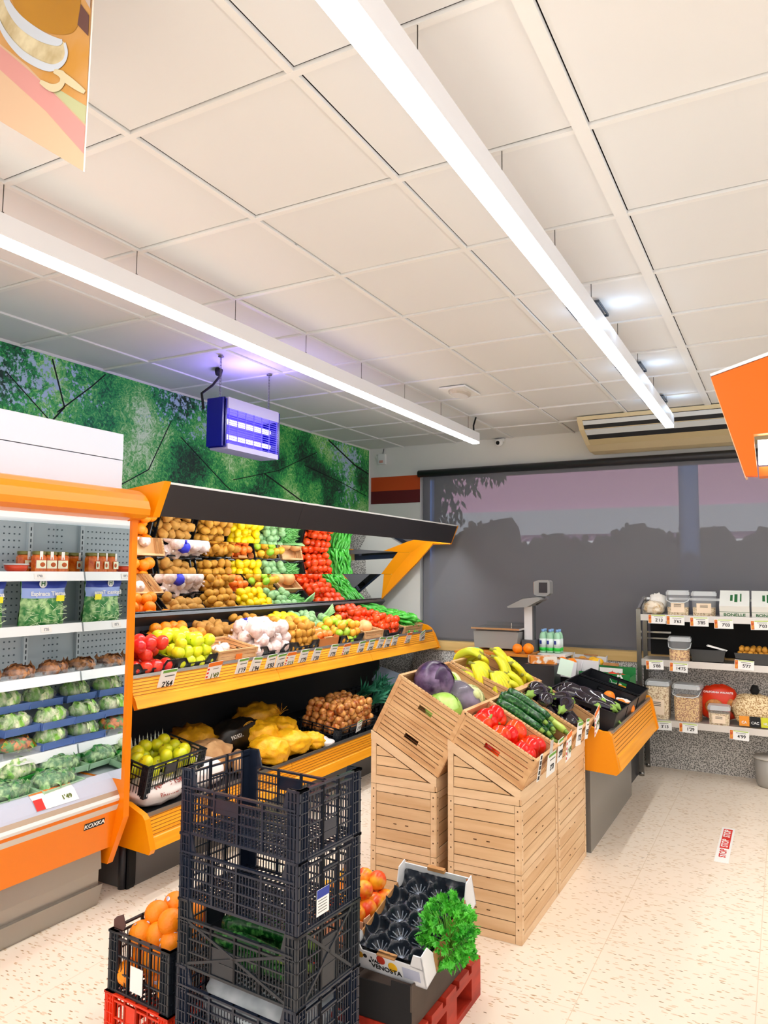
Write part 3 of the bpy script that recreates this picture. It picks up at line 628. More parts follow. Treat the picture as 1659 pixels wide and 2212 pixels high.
for a, b in zip(MP[:-1], MP[1:]):
    d = Vector((b[0]-a[0], b[1]-a[1])).normalized(); n = Vector((-d.y, d.x))*.006
    a2 = (a[0]+d.x*.0008, a[1]+d.y*.0008); b2 = (b[0]-d.x*.0012, b[1]-d.y*.0012)
    sp([a2, b2, (b2[0]+n.x, b2[1]+n.y), (a2[0]+n.x, a2[1]+n.y)], 'mirror', MIRR, 2.83, SY1-.03)
sp([(x-.012, z+.012) for x, z in MP]+[(-3.63, 2.0), (-3.66, 1.34)], 'mirror_backing', DARKB, 2.83, SY1-.03)
sp([(-3.595, 1.345), (-3.19, 1.722), (-3.024, 1.90), (-2.86, 1.895), (-3.0, 1.945), (-3.057, 1.94), (-3.27, 1.82), (-3.475, 1.60)], 'mirror_end_panel', YORNG, SY1-.03, SY1)
for ya, yb in ((2.79, 4.0), (4.003, SY1-.01)): sp([(-2.84, 1.90), (-2.775, 2.062), (-2.79, 2.066), (-2.856, 1.902)], 'canopy', CANO, ya, yb)
sp([(-2.79, 2.066), (-2.785, 2.052), (-3.10, 1.962), (-3.12, 1.985)], 'canopy_roof', WHITE, 2.79, SY1-.01)
sp([(-2.775, 2.063), (-2.772, 2.072), (-2.80, 2.078), (-2.803, 2.067)], 'canopy_edge', WHITE, 2.79, SY1)
sp([(-2.84, 1.893), (-2.765, 2.075), (-3.16, 2.03), (-3.20, 1.90)], 'canopy_end_cap', YORNG, 2.745, 2.79)
sp([(-2.845, 1.89), (-2.77, 2.07), (-2.80, 2.078), (-3.05, 1.99), (-3.03, 1.89)], 'canopy_end_cap', YORNG, SY1-.01, SY1+.01)
m = MB(); m.tube([(-2.885, 2.95, 1.975), (-2.885, 6.45, 1.975)], .013, 10); loc(st, m, 'fluorescent_tube', LEDC)

# ================================================================== price tags
def price_tag(name, M_, w, h, price, label, promo=False, fruit=False, size=None, cat='price tag'):
    """card in its local yz plane facing +x"""
    b = MB(); b.cbox(0, 0, 0, .0016, w, h); o = b.build(name, PAPER); o.matrix_world = M_; tag(o, label, cat)
    if promo:
        MB().cbox(.0012, 0, h*.40, .001, w, h*.2).build('header', PORANGE, o)
        b = MB()
        for k in range(4): b.cbox(.0012, -w*.42, h*(.18-.18*k), .001, w*.14, h*.09)
        b.build('red_stripes', PRED, o); text(price, size or h*.34, mat('ink_olive', '', .7), o, (.0016, w*.12, -h*.2), (PI/2, 0, PI/2), 'price')
        MB().cbox(.0012, w*.1, h*.16, .001, w*.4, h*.02, ).build('small_print', INK, o)
    elif fruit:
        b = MB(); b.cbox(.0012, -w*.40, 0, .001, w*.16, h*.9)
        b.build('fruit_picture', mat('fruit_print', '#e8a23a', .6, col2='#c94a22', scale=60), o)
        MB().cbox(.0012, w*.08, h*.42, .001, w*.76, h*.1).build('green_edge', mat('print_lime', '#b9cf6a', .6), o)
        text(price, size or h*.5, INK, o, (.0016, w*.12, -h*.12), (PI/2, 0, PI/2), 'price')
        MB().cbox(.0012, w*.08, h*.24, .001, w*.5, h*.05).build('small_print', mat('ink_grey2', '#6c6c66', .7), o)
    else:
        MB().cbox(.0012, w*.05, h*.42, .001, w*.85, h*.12).build('green_edge', PGREEN, o)
        MB().cbox(.0012, w*.1, h*.2, .001, w*.6, h*.05).build('small_print', mat('ink_grey2', '', .7), o)
        text(price, size or h*.36, INK, o, (.0016, w*.08, -h*.18), (PI/2, 0, PI/2), 'price')
    return o
def ftag(y, price, label, promo=False, w=.075, h=.098, tilt=0, dz=0, dx=0):
    price_tag('price_tag', TR(-2.992+dx, y, 1.018+dz, tilt, math.radians(20), 0) , w, h, price, label, promo)

TG = [(3.03, "2'64", 0, 'white price tag reading 2,64 under the red apples'), (3.405, "1'49", 1, 'striped offer tag under the yellow apples at the left'), (3.66, "1'19", 0, 'white price tag below the wooden crate, left of a pair'),
      (3.80, "1'94", 0, 'white price tag below the wooden crate, right of a pair'), (3.955, "5'83", 0, 'slanted white price tag reading 5,83 beside an offer tag'), (4.06, "1'15", 0, 'narrow white price tag squeezed against the offer tag, below the garlic'),
      (4.175, "2'15", 1, 'striped offer tag below the garlic nets'), (4.33, "1'79", 0, 'white price tag below the loose brown potatoes, left one'), (4.49, "1'59", 0, 'white price tag below the loose brown potatoes, right one'),
      (4.72, "1'75", 0, 'white price tag below the open cardboard box'), (4.905, "1'49", 1, 'striped offer tag right of the cardboard box tag'), (5.13, "1'69", 0, 'white price tag below the tangerines and limes, left one'), (5.29, "1'75", 0, 'white price tag below the tangerines and limes, right one'),
      (5.455, "1'19", 0, 'white price tag below the pumpkins, first of three'), (5.575, "1'99", 0, 'white price tag below the pumpkins, middle of three'), (5.71, "1'35", 0, 'white price tag below the pumpkins, last of three'), (5.97, "1'75", 1, 'striped offer tag below the red tomatoes'), (6.26, "1'95", 0, 'white price tag twisted like a diamond below the green peppers')]
random.seed(5)
for i, (y, p, pr, lab) in enumerate(TG):
    tl = .5 if i == 17 else rj(.07); W_ = .12 if i < 2 else .10
    ftag(y, p, lab, bool(pr), W_, .13 if i < 2 else .118, tl, rj(.006), .001*(i % 3))

# ================================================================== PRODUCE KINDS
def fmat(n, c, c2, r=.35, sc=9, **k): return mat(n, c, r, col2=c2, scale=sc, rnd=k.pop('rnd', .06), **k)
A_YEL = fmat('apple_yellow', '#f2ec1f', '#c9dc2a', .28, 14); A_GRN = fmat('apple_green', '#b8dc3c', '#d6e64a', .28, 14)
A_RED = fmat('apple_red', '#e0202a', '#f0502a', .22, 12); ORA = fmat('orange_peel', '#ff9406', '#ff8500', .42, 9, bump=.35, bscale=160)
TOM = fmat('tomato_red', '#f03d12', '#f5571c', .16, 8); POT = fmat('potato_skin', '#cd9440', '#b0782c', .7, 26, lo=.3, hi=.7); POT2 = fmat('kiwi_brown', '#d69a2e', '#bd7e22', .65, 30)
LEM = fmat('lemon_peel', '#ffe008', '#f6cc00', .38, 10, bump=.2, bscale=140); ART = fmat('artichoke_green', '#b4d69a', '#7fae72', .6, 30, bump=.6, bscale=40)
GAR = fmat('garlic_net_white', '#f6e6e0', '#dcbab2', .5, 26, wave=False, bump=.8, bscale=90); ONI = fmat('onion_skin', '#a84c14', '#f0b060', .3, 12, stretch=(3, 3, .5), lo=.35, hi=.65, rnd=.3)
EGG = mat('aubergine_skin', '#170d1c', .08, coat=.5); STEM = mat('stem_green', '#8ab04a', .6); STEMD = mat('stem_brown', '#5a4020', .8)
ZUC = fmat('courgette_skin', '#0e4a1c', '#5aa850', .25, 70, lo=.52, hi=.75); ZUCL = fmat('courgette_pale', '#cde06a', '#a8cc4a', .35, 14)
PEPR = fmat('pepper_red', '#e8150c', '#ff6a10', .1, 7, lo=.5, hi=.75); PEPG = fmat('pepper_green', '#2f9c2c', '#5cc244', .25, 12); PUM = fmat('butternut_skin', '#f0b878', '#e8a868', .45, 8)
BAN = fmat('banana_skin', '#f2e21c', '#c9d830', .4, 6, lo=.4, hi=.7, rnd=.04); LIM = fmat('lime_skin', '#93cc2c', '#b8dc40', .35, 9); PER = fmat('persimmon', '#f0701c', '#f5883a', .3, 6); MAN = fmat('mandarin_peel', '#f89a20', '#e8b830', .4, 5)
BEAN = fmat('bean_green', '#5fae4e', '#8ccc78', .4, 10); LEAF = fmat('leaf_green', '#3f9c38', '#8ccc5a', .5, 18); LEEKD = fmat('leek_leaf', '#1d6b52', '#3f9470', .45, 9); LEEKW = fmat('leek_shank', '#d6e48c', '#f0f2c4', .4, 9)
CABP = fmat('cabbage_purple', '#351a42', '#a58ab2', .3, 10, lo=.45, hi=.8, detail=8, bump=.5, bscale=25); CABG = fmat('cabbage_green', '#9ad03c', '#dcf0a0', .35, 10, lo=.45, hi=.8, detail=8, bump=.4, bscale=25); CABW = fmat('cabbage_pale', '#e8e8b0', '#c0dc78', .35, 9, lo=.4, hi=.75, detail=8, bump=.4, bscale=25)
LETT = fmat('lettuce_pack', '#7fbf3c', '#f2f6cc', .4, 28, lo=.42, hi=.62, detail=8, stretch=(1, 1.4, .45), bump=1, bscale=50); LETD = fmat('salad_dark', '#1f8030', '#c2e8a0', .4, 30, lo=.42, hi=.66, detail=8, bump=1, bscale=45)
def round_fruit(name, m_, r=.037, fz=.93, dim=.16, stem=True, ribs=0, seg=14):
    def fn():
        e = empty(name)
        def f(d):
            q = 1-dim*math.exp(-((1-d.z)*9))-dim*.5*math.exp(-((1+d.z)*12))
            if ribs: q *= 1+.045*math.cos(ribs*math.atan2(d.y, d.x))*(1-d.z*d.z)
            return q
        b = MB(); b.ball((0, 0, 0), (r, r, r*fz), seg, 10, 0, f); b.build('flesh', m_, e)
        if stem: b = MB(); b.tube([(0, 0, r*.7), (.002, 0, r*1.08)], [.0018, .0022], 5); b.build('stem', STEMD if stem is True else stem, e)
        return e
    return Kind(fn)
def plain(name, mb, m_):
    def fn(): return mb().build(name, m_)
    return Kind(fn)
def lump(r, ecc=(1, 1, 1), amp=.1, fq=2.2, seed=0, seg=12, tip=0):
    def fn():
        b = MB()
        def f(d):
            q = 1+amp*noise.noise(Vector(d)*fq+Vector((seed, seed*.7, 0)))*2
            if tip: q *= 1+tip*math.exp(-(1-d.z)*16)+tip*.5*math.exp(-(1+d.z)*16)
            return q
        b.ball((0, 0, 0), (r*ecc[0], r*ecc[1], r*ecc[2]), seg, 9, 0, f); return b
    return fn
K = {}
K['apple_y'] = round_fruit('yellow_apple', A_YEL, .039); K['apple_g'] = round_fruit('green_apple', A_GRN, .040); K['apple_r'] = round_fruit('red_apple', A_RED, .041)
K['orange'] = plain('orange', lump(.041, (1, 1, .97), .012), ORA); K['orange_big'] = plain('orange', lump(.043, (1, 1, .96), .012, seg=20), ORA)
K['tomato'] = round_fruit('tomato', TOM, .036, .85, .12, STEM, 5); K['tangerine'] = plain('tangerine', lump(.036, (1, 1, .85), .02), MAN); K['lime'] = plain('lime', lump(.031, (1, 1, 1.15), .02, tip=.12), LIM)
for i in range(3):
    K['potato%d' % i] = plain('potato', lump(.034, (1, .85, 1.25), .14, 1.8, i*3.1), POT)
    K['kiwi%d' % i] = plain('potato', lump(.031, (1, .9, 1.2), .08, 1.8, i*2.1+9), POT2)
K['lemon'] = plain('lemon', lump(.031, (1, 1, 1.3), .03, tip=.16), LEM); K['onion'] = plain('onion', lump(.030, (1, 1, .9), .05, tip=.5), ONI); K['persimmon'] = plain('persimmon', lump(.036, (1, 1, .8), .03), PER)
def art():
    b = MB(); b.ball((0, 0, 0), (.030, .030, .034), 14, 9, 0, lambda d: 1+.10*math.cos(7*math.atan2(d.y, d.x)+d.z*7)*math.cos(d.z*8))
    return b
K['artichoke'] = plain('artichoke', art, ART)
def garlic_net():
    b = MB(); b.ball((0, 0, 0), (.052, .050, .045), 26, 14, 0, lambda d: 1+.035*math.cos(9*math.atan2(d.y, d.x)+3*d.z)*(1-abs(d.z))+.12*noise.noise(Vector(d)*2.3)+.04*noise.noise(Vector(d)*7)); b.tube([(0, 0, .040), (.006, .003, .056), (.014, .005, .064)], [.012, .006, .009], 8); return b
K['garlic'] = plain('garlic_net', garlic_net, GAR); K['garlic_blue'] = plain('garlic_net', garlic_net, mat('net_blue', '#2a2fc4', .5, bump=.5, bscale=60))
def aubergine():
    e = empty('aubergine'); b = MB(); pts = [(0, .012*math.sin(t_*3), .20*t_-.1) for t_ in [k/10 for k in range(11)]]
    b.tube(pts, [.016, .034, .042, .044, .043, .040, .036, .031, .026, .022, .014], 16); b.build('flesh', EGG, e)
    b = MB(); b.tube([(0, .012*math.sin(2.6), .07), (0, .006, .10), (.004, .002, .115), (.014, 0, .135)], [.0245, .021, .008, .007], 10, fl=lambda a: 1+.12*math.cos(5*a)); b.build('stem', STEM, e); return e
K['aubergine'] = Kind(aubergine)
def courg(m_, L, R, bend, nm):
    def fn():
        e = empty(nm); b = MB(); n = 10; pts = [(0, bend*math.sin(PI*k/n), L*(k/n-.5)) for k in range(n+1)]
        rs = [R*.72]+[R*(.92+.12*math.sin(k*.6)) for k in range(1, n)]+[R*.62]
        b.tube(pts, rs, 14, fl=lambda a: 1+.03*math.cos(6*a)); b.build('flesh', m_, e)
        b = MB(); b.tube([(0, 0, L*.5), (.003, 0, L*.5+.022)], [R*.5, R*.38], 6); b.build('stem', STEM, e); return e
    return Kind(fn)
K['courgette'] = courg(ZUC, .25, .027, .016, 'courgette'); K['courgette_p'] = courg(ZUCL, .2, .024, .008, 'courgette')
def bellp(m_, r, nm='bell_pepper'):
    def fn():
        e = empty(nm); b = MB()
        b.ball((0, 0, 0), (r, r, r*1.12), 24, 12, 0, lambda d: (1+.22*abs(math.cos(1.5*math.atan2(d.y, d.x)))**.6-.14)*(1-.28*math.exp(-(1-d.z)*10))*(1-.1*max(0, -d.z))); b.build('flesh', m_, e)
        b = MB(); b.tube([(0, 0, r*.75), (.002, .001, r*1.05), (.01, .004, r*1.35)], [.012, .006, .005], 7); b.build('stem', STEM, e); return e
    return Kind(fn)
K['pepper_r'] = bellp(PEPR, .054)
def longpep():
    b = MB(); b.tube([(0, 0, -.07), (.006, 0, -.03), (.006, .006, .01), (0, .004, .045), (-.004, 0, .06), (-.008, 0, .085)], [.002, .009, .013, .016, .012, .004], 8, fl=lambda a: 1+.15*math.cos(3*a)); return b
K['pepper_g'] = plain('green_pepper', longpep, PEPG)
def beanf():
    b = MB(); b.tube([(0, 0, -.09), (.008, 0, -.03), (.008, .003, .03), (0, 0, .09)], [.002, .0055, .0055, .002], 6); return b
K['bean'] = plain('green_bean', beanf, BEAN)
def butternut():
    b = MB(); b.ball((0, 0, 0), (.062, .062, .06), 18, 10, 0, lambda d: 1-.25*math.exp(-(1-d.z)*8)); return b
K['pumpkin'] = plain('pumpkin', butternut, PUM)
def banana_bunch():
    e = empty('banana_bunch'); 
    for k in range(6):
        a = (k-2.5)*.27; b = MB(); n = 9
        pts = []
        for j in range(n+1):
            t_ = j/n; ang = -0.15+t_*1.75; R = .105
            x = R*math.sin(ang); z = R*math.cos(ang)
            pts.append((x*math.cos(a)-.0, math.sin(a)*(x+.03)*1.05, z-.06))
        b.tube(pts, [.007, .014, .020, .0225, .0235, .0235, .0225, .020, .014, .006], 7, fl=lambda q: 1+.06*math.cos(5*q)); b.build('banana', BAN, e)
    b = MB(); b.tube([(-.035, 0, .045), (0, 0, .047), (.01, 0, .043)], [.010, .012, .010], 7); b.build('stem', mat('banana_stem', '#8c8c30', .6), e); return e
K['banana'] = Kind(banana_bunch)
def cabbage(m_, r, nm, fl=.10):
    def fn():
        e = empty(nm); b = MB(); b.ball((0, 0, 0), (r, r, r*.92), 24, 14, 0, lambda d: 1+.03*noise.noise(Vector(d)*2.5)); b.build('head', m_, e)
        b = MB()
        for k in range(6):
            a0 = k*PI/3
            def fn2(u, v, a0=a0):
                a = a0+(u-.5)*1.5; ph = -1.2+v*(2.0+.25*math.sin(a0*2)); R = r*(1.02+fl*.35*max(0, v-.55)+.012*math.sin(u*22))
                return (R*math.cos(ph)*math.cos(a), R*math.cos(ph)*math.sin(a), R*math.sin(ph)*.92)
            b.grid(fn2, 10, 8)
        b.build('outer_leaves', m_, e); b = MB(); b.lathe([(r*.20, -r*1.06), (r*.22, -r*.8)], 10); b.build('stalk', LEEKW, e); return e
    return Kind(fn)
K['cab_p'] = cabbage(CABP, .105, 'red_cabbage'); K['cab_g'] = cabbage(CABG, .09, 'green_cabbage'); K['cab_w'] = cabbage(CABW, .075, 'white_cabbage')
def leek():
    e = empty('leek'); b = MB(); b.tube([(0, 0, 0), (0, 0, .14)], [.015, .017], 9); b.build('shank', LEEKW, e); b = MB()
    for k in range(7):
        a = k*2.4; sp_ = .012+.006*k; L = .2+.015*(k % 3)
        def f(u, v, a=a, sp_=sp_, L=L):
            wd = .02*(1-v)**.5*(u-.5)*2; q = sp_*v*v*2.6; return (math.cos(a)*q-math.sin(a)*wd, math.sin(a)*q+math.cos(a)*wd, .12+L*v-.06*v*v*(k % 2)+abs(u-.5)*.01)
        b.grid(f, 2, 6)
    b.build('leaves', LEEKD, e); return e
K['leek'] = Kind(leek)

def heap(kinds, T, L, W, r, layers, label, group, cat, z0=0, crown=.35, squash=1.5, lie=False, seed=0, inset=0, skip=0, cap=999, s=1):
    """pile whole fruits in a tray; T = frame of the tray floor (x = depth, y = width)"""
    random.seed(seed); n = 0
    for k in range(layers):
        sh = inset+k*r*crown*2; lx = L-2*sh-2*r; ly = W-2*sh-2*r
        if lx < -r*.2 or ly < -r*.2: break
        nx = max(1, int(round(lx/(r*1.78)))+1); ny = max(1, int(round(ly/(r*2.02)))+1)
        for i in range(nx):
            off = ((i+k) % 2)*r*.5
            for j in range(ny):
                if random.random() < (skip or (.22 if k == layers-1 and k else .03)) or n >= cap: continue
                x = (-lx/2+lx*i/max(1, nx-1) if nx > 1 else 0)+rj(r*.24); y = (-ly/2+ly*j/max(1, ny-1) if ny > 1 else 0)+off-r*.25+rj(r*.24); z = z0+r*.95+k*r*squash+rj(r*.16)
                R = Euler((rj(PI), rj(PI) if not lie else PI/2+rj(.3), rj(PI))) if not lie else Euler((PI/2+rj(.25), rj(3), rj(.45) if lie == 1 else PI/2+rj(.5)))
                kd = K[random.choice(kinds)]
                sc = s*random.uniform(.94, 1.06)
                kd.put(T @ Matrix.Translation((x, y, z)) @ R.to_matrix().to_4x4() @ Matrix.Scale(sc, 4), label, cat, group); n += 1
    return n

# ------------------------------------------------------------------ containers
def tray(L, W, H, m_, name='produce_tray', low=.55, flare=.012, kind=0):
    """black fruit tray: x depth, y width, walls flared, the front end lower, raised handles at the ends"""
    def fn():
        b = MB(); t = .004
        def wall(p0, p1, q0, q1, h0, h1, n):
            pass
        X, Y = L/2, W/2; f = flare
        b.box(-X+f, X-f, -Y+f, Y-f, 0, .005)
        def quad(a, b_, c, d, nrm):
            nrm = Vector(nrm)*t; v = [Vector(a), Vector(b_), Vector(c), Vector(d)]; v2 = [q+nrm for q in v]
            b.add(v+v2, [(0, 1, 2, 3), (7, 6, 5, 4), (0, 4, 5, 1), (1, 5, 6, 2), (2, 6, 7, 3), (3, 7, 4, 0)])
        for s_ in (-1, 1):
            hh = [H, H, H*.8, H*.8, H, H] if kind == 0 else [H]*6
            ys = [-Y, -Y*.62, -Y*.45, Y*.45, Y*.62, Y]
            if s_ == 1: hh = [H*.95, H*.95, H*low, H*low, H*.95, H*.95]
            for k in range(5):
                y0, y1 = ys[k], ys[k+1]; yb0, yb1 = y0*(1-f/Y), y1*(1-f/Y)
                quad((s_*(X-f), yb0, 0), (s_*(X-f), yb1, 0), (s_*X, y1, hh[k+1]), (s_*X, y0, hh[k]), (-s_, 0, 0))
                b.bar((s_*X, y0, hh[k]), (s_*X, y1, hh[k+1]), .009, .006)
            xs_ = [-X, 0, X]; h2 = H*.86
            quad((-X+f, s_*(Y-f), 0), (X-f, s_*(Y-f), 0), (X, s_*Y, h2), (-X, s_*Y, h2), (0, -s_, 0)); b.bar((-X, s_*Y, h2), (X, s_*Y, h2), .009, .006)
        for sx in (-1, 1):
            for sy in (-1, 1): b.bar((sx*(X-f), sy*(Y-f), 0), (sx*X, sy*Y, H), .014, .014)
        return b.build(name, m_)
    return Kind(fn)
def wood_crate(L, W, H, m_, name='wooden_crate', slots=True, front_low=False, dense=False):
    """slatted crate; handles in the two ends facing +-y"""
    def fn():
        e = empty(name); b = MB(); X, Y = L/2, W/2; t = .009
        b.box(-X, X, -Y, Y, 0, .008)
        n = 3; g = .005; hs = (H-.012)/n
        for k in range(n):
            z0 = .008+k*hs; z1 = z0+hs-g
            for s_ in (-1, 1):
                b.box(s_*X-(t if s_ > 0 else 0), s_*X+(0 if s_ > 0 else t), -Y, Y, z0, z1)
                y0, y1 = (s_*Y-(t if s_ > 0 else 0), s_*Y+(0 if s_ > 0 else t))
                if k == n-2 and slots:
                    b.box(-X, -L*.10, y0, y1, z0, z1); b.box(L*.10, X, y0, y1, z0, z1); b.box(-L*.0995, L*.0995, y0+.0002, y1-.0002, z0, z0+hs*.2); b.box(-L*.0995, L*.0995, y0+.0002, y1-.0002, z1-hs*.15, z1)
                else: b.box(-X, X, y0, y1, z0, z1)
                if dense:
                    zz = (z0+z1)/2; b.box(-X+.03, X-.03, s_*(Y+.0005)-.001, s_*(Y+.0005)+.001, zz, zz+.002, 1)
        b.build('slats', [m_, GAPD], e)
        b = MB(); q = .02
        for sx in (-1, 1):
            for sy in (-1, 1):
                b.box(sx*X-(q if sx > 0 else 0), sx*X+(q if sx < 0 else 0), sy*(Y+.003)-(t+.002 if sy > 0 else 0), sy*(Y+.003)+(t+.002 if sy < 0 else 0), 0, H)
                b.box(sx*(X+.003)-(t+.002 if sx > 0 else 0), sx*(X+.003)+(t+.002 if sx < 0 else 0), sy*Y-(q if sy > 0 else 0), sy*Y+(q if sy < 0 else 0), 0, H)
        b.T = None
        for s_ in (-1, 1):
            b.box(s_*X-.011*(s_ > 0)-.003*(s_ < 0), s_*X+.011*(s_ < 0)+.003*(s_ > 0), -Y-.002, Y+.002, H-.006, H+.006)
            b.box(-X+.0115, X-.0115, s_*Y-.011*(s_ > 0)-.003*(s_ < 0), s_*Y+.011*(s_ < 0)+.003*(s_ > 0), H-.006, H+.006)
            n = int(L/.022)
            for k in range(n):
                x = -X+.015+(L-.03)*(k+.5)/n; b.box(x-.002, x+.002, s_*Y-.0085*(s_ > 0)+.0012*(s_ < 0), s_*Y+.0085*(s_ < 0)-.0012*(s_ > 0), H+.0055, H+.0066, 1)
        b.build('rim_and_posts', [m_, GAPD], e); return e
    return Kind(fn)
def grid_crate(L, W, H, m_, name='plastic_crate', drop=1, bars=.0135, panel=True, cross=False, holes=False, hb=3, label_part=None):
    """tall ventilated plastic crate; x long, y short, origin at floor centre"""
    def fn():
        e = empty(name); b = MB(); X, Y = L/2, W/2; c = .042; t = .0035; Hd = H*(.73 if drop else 1)
        # corner columns with ribs
        for sx in (-1, 1):
            for sy in (-1, 1):
                x0, x1 = sorted((sx*X, sx*(X-c))); y0, y1 = sorted((sy*Y, sy*(Y-c)))
                b.box(x0, x1, *sorted((sy*(Y-.004), sy*(Y-.010))), 0, H); b.box(*sorted((sx*(X-.004), sx*(X-.010))), y0, y1, 0, H)
                for k in range(1, 6): z = H*k/6; b.box(*sorted((sx*(X+.001), sx*(X-c))), *sorted((sy*(Y+.001), sy*(Y-.006))), z-.0015, z+.0015); b.box(*sorted((sx*(X+.001), sx*(X-.006))), *sorted((sy*(Y+.001), sy*(Y-c))), z-.0015, z+.0015)
                for q in (.001, .014, .028, .041):
                    b.box(*sorted((sx*(X-q), sx*(X-q-.0025))), *sorted((sy*(Y+.0005), sy*(Y-.007))), 0, H); b.box(*sorted((sx*(X+.0005), sx*(X-.007))), *sorted((sy*(Y-q), sy*(Y-q-.0025))), 0, H)
        def side(axis, s_, Ln, top):
            off = (Y if axis == 'x' else X)-.006; h = Ln/2-c
            def bx(a0, a1, z0, z1, th=t, o=0):
                p, q = sorted((s_*(off+o+th/2), s_*(off+o-th/2)))
                if axis == 'x': b.box(a0, a1, p, q, z0, z1)
                else: b.box(p, q, a0, a1, z0, z1)
            bx(-h-.03, h+.03, 0, .008, .010); bx(-h-.03, h+.03, top-.006, top, .012, .002); bx(-h-.03, h+.03, top-.026, top-.020, .008)
            for k in range(1, hb+1): z = .008+(top-.03)*k/(hb+1); bx(-h, h, z-.0022, z+.0022, .006)
            ns = 4 if axis == 'x' else 3
            cells = [(-h+2*h*k/ns, -h+2*h*(k+1)/ns) for k in range(ns)]
            for k, (a, z_) in enumerate(cells):
                bx(a-.004, a+.004, 0, top, .008); bx(z_-.004, z_+.004, 0, top, .008)
                mid = k == (1 if axis == 'x' else 1)
                handle = axis == 'y' and mid
                if mid and panel and axis == 'x': bx(a, z_, top*.56, top-.02); zt = top*.56
                elif handle: zt = top-.055; bx(a, z_, top-.058, top-.052, .010)
                else: zt = top-.02
                if panel and axis == 'y' and mid: bx(a, z_, .03, top*.42, t); zb = top*.42
                else: zb = 0
                if holes and mid:
                    bx(a, z_, .01, top-.06)
                    continue
                nb = max(2, int((z_-a)/bars))
                for q in range(1, nb): x = a+(z_-a)*q/nb; bx(x-.0013, x+.0013, zb, zt, .003)
            if cross:
                for d_ in (-1, 1):
                    o_ = s_*(off+.003)
                    A = (-h*d_, o_, .012); B = (h*d_, o_, top-.01)
                    if axis == 'x': b.bar(A, B, .004, .008)
                    else: b.bar((A[1], A[0], A[2]), (B[1], B[0], B[2]), .004, .008)
            if top < H:
                for d_ in (-1, 1):
                    pts = [(d_*h, top-.02), (d_*(h-.02), top-.004), (d_*(h-.002), H-.004), (d_*(h+.01), H)]
                    pts = [(d_*(h+.012), top-.02), (d_*(h-.022), top-.004), (d_*(h-.006), H), (d_*(h+.012), H)]
                    p, q = sorted((s_*(off+.003), s_*(off-.003)))
                    b.prism(pts, p, q, 'y' if axis == 'x' else 'x')
        for s_ in (-1, 1): side('x', s_, L, Hd); side('y', s_, W, H)
        for sx in (-1, 1):
            for sy in (-1, 1):
                b.box(*sorted((sx*(X+.002), sx*(X-c))), *sorted((sy*(Y+.002), sy*(Y-.012))), H-.008, H); b.box(*sorted((sx*(X+.002), sx*(X-.012))), *sorted((sy*(Y+.002), sy*(Y-c))), H-.008, H)
        b.build('walls', m_, e)
        b = MB(); n = int(L/.019)
        for k in range(n): x = -X+.012+(L-.024)*k/(n-1); b.box(x-.0022, x+.0022, -Y+.01, Y-.01, .003, .007)
        n = int(W/.019)
        for k in range(n): y = -Y+.012+(W-.024)*k/(n-1); b.box(-X+.01, X-.01, y-.0022, y+.0022, .002, .006)
        b.build('floor_grid', m_, e)
        return e
    return Kind(fn)

# ================================================================== MIDDLE SHELF OF THE STAND
def MT(x, y, rz=0, dz=.006): return TR(x, y, 1.03+(-3.045-x)*.195+dz, 0, 0, 0) @ Euler((0, .192, 0)).to_matrix().to_4x4() @ Matrix.Rotation(rz, 4, 'Z')
KT = {'deep': tray(.58, .33, .085, TRAYB), 'std': tray(.285, .33, .085, TRAYB), 'deepw': tray(.58, .35, .085, TRAYB)}
def lab_tray(k, x, y, lab, rz=0): return KT[k].put(MT(x, y, rz), lab, 'tray', 'black trays on the produce stand')
lab_tray('deep', -3.345, 2.985, 'black tray of red and green apples next to the orange fridge post')
lab_tray('std', -3.20, 3.33, 'black tray of yellow apples at the front of the stand')
lab_tray('std', -3.495, 3.60, 'black tray of oranges at the back of the stand')
lab_tray('std', -3.495, 3.985, 'black tray of big potatoes at the back of the stand')
lab_tray('std', -3.20, 4.09, 'black tray under the white garlic nets')
lab_tray('std', -3.20, 4.44, 'black tray of small brown potatoes at the front of the stand')
lab_tray('std', -3.495, 4.37, 'black tray of small potatoes behind the garlic nets')
lab_tray('std', -3.495, 4.745, 'black tray of lemons at the back of the stand')
lab_tray('std', -3.495, 5.09, 'black tray of artichokes at the back of the stand')
lab_tray('std', -3.20, 5.10, 'black tray of tangerines and limes at the front of the stand')
lab_tray('std', -3.495, 5.44, 'nearly empty black tray with celery and green beans')
lab_tray('deepw', -3.345, 5.80, 'long black tray heaped with red tomatoes')
G = 'loose fruit and vegetables on the middle shelf'
heap(['apple_r'], MT(-3.15, 2.985), .19, .30, .041, 3, 'shiny red apple in the black tray next to the orange fridge post', 'red apples', 'apple', .006, .12, seed=2)
heap(['apple_g', 'apple_g', 'apple_y'], MT(-3.42, 2.985), .36, .31, .040, 2, 'green apple in the tray behind the red apples', 'green apples', 'apple', .006, .12, seed=3)
heap(['apple_y'], MT(-3.20, 3.33), .29, .33, .039, 3, 'yellow apple in the front tray left of the wooden crate', 'yellow apples', 'apple', .006, .12, seed=4)
heap(['orange'], MT(-3.495, 3.60), .28, .32, .041, 2, 'orange in the rear black tray of the stand', 'oranges on the stand', 'orange', .006, .15, seed=5)
heap(['potato0', 'potato1', 'potato2'], MT(-3.495, 3.985), .28, .32, .038, 2, 'big dusty potato in the rear tray right of the oranges', 'big potatoes', 'potato', .006, .1, seed=6, s=1.1)
heap(['kiwi0', 'kiwi1', 'kiwi2'], MT(-3.495, 4.37), .28, .32, .033, 3, 'small brown potato in the rear tray behind the garlic nets', 'small potatoes in the rear tray', 'potato', .006, .1, seed=7)
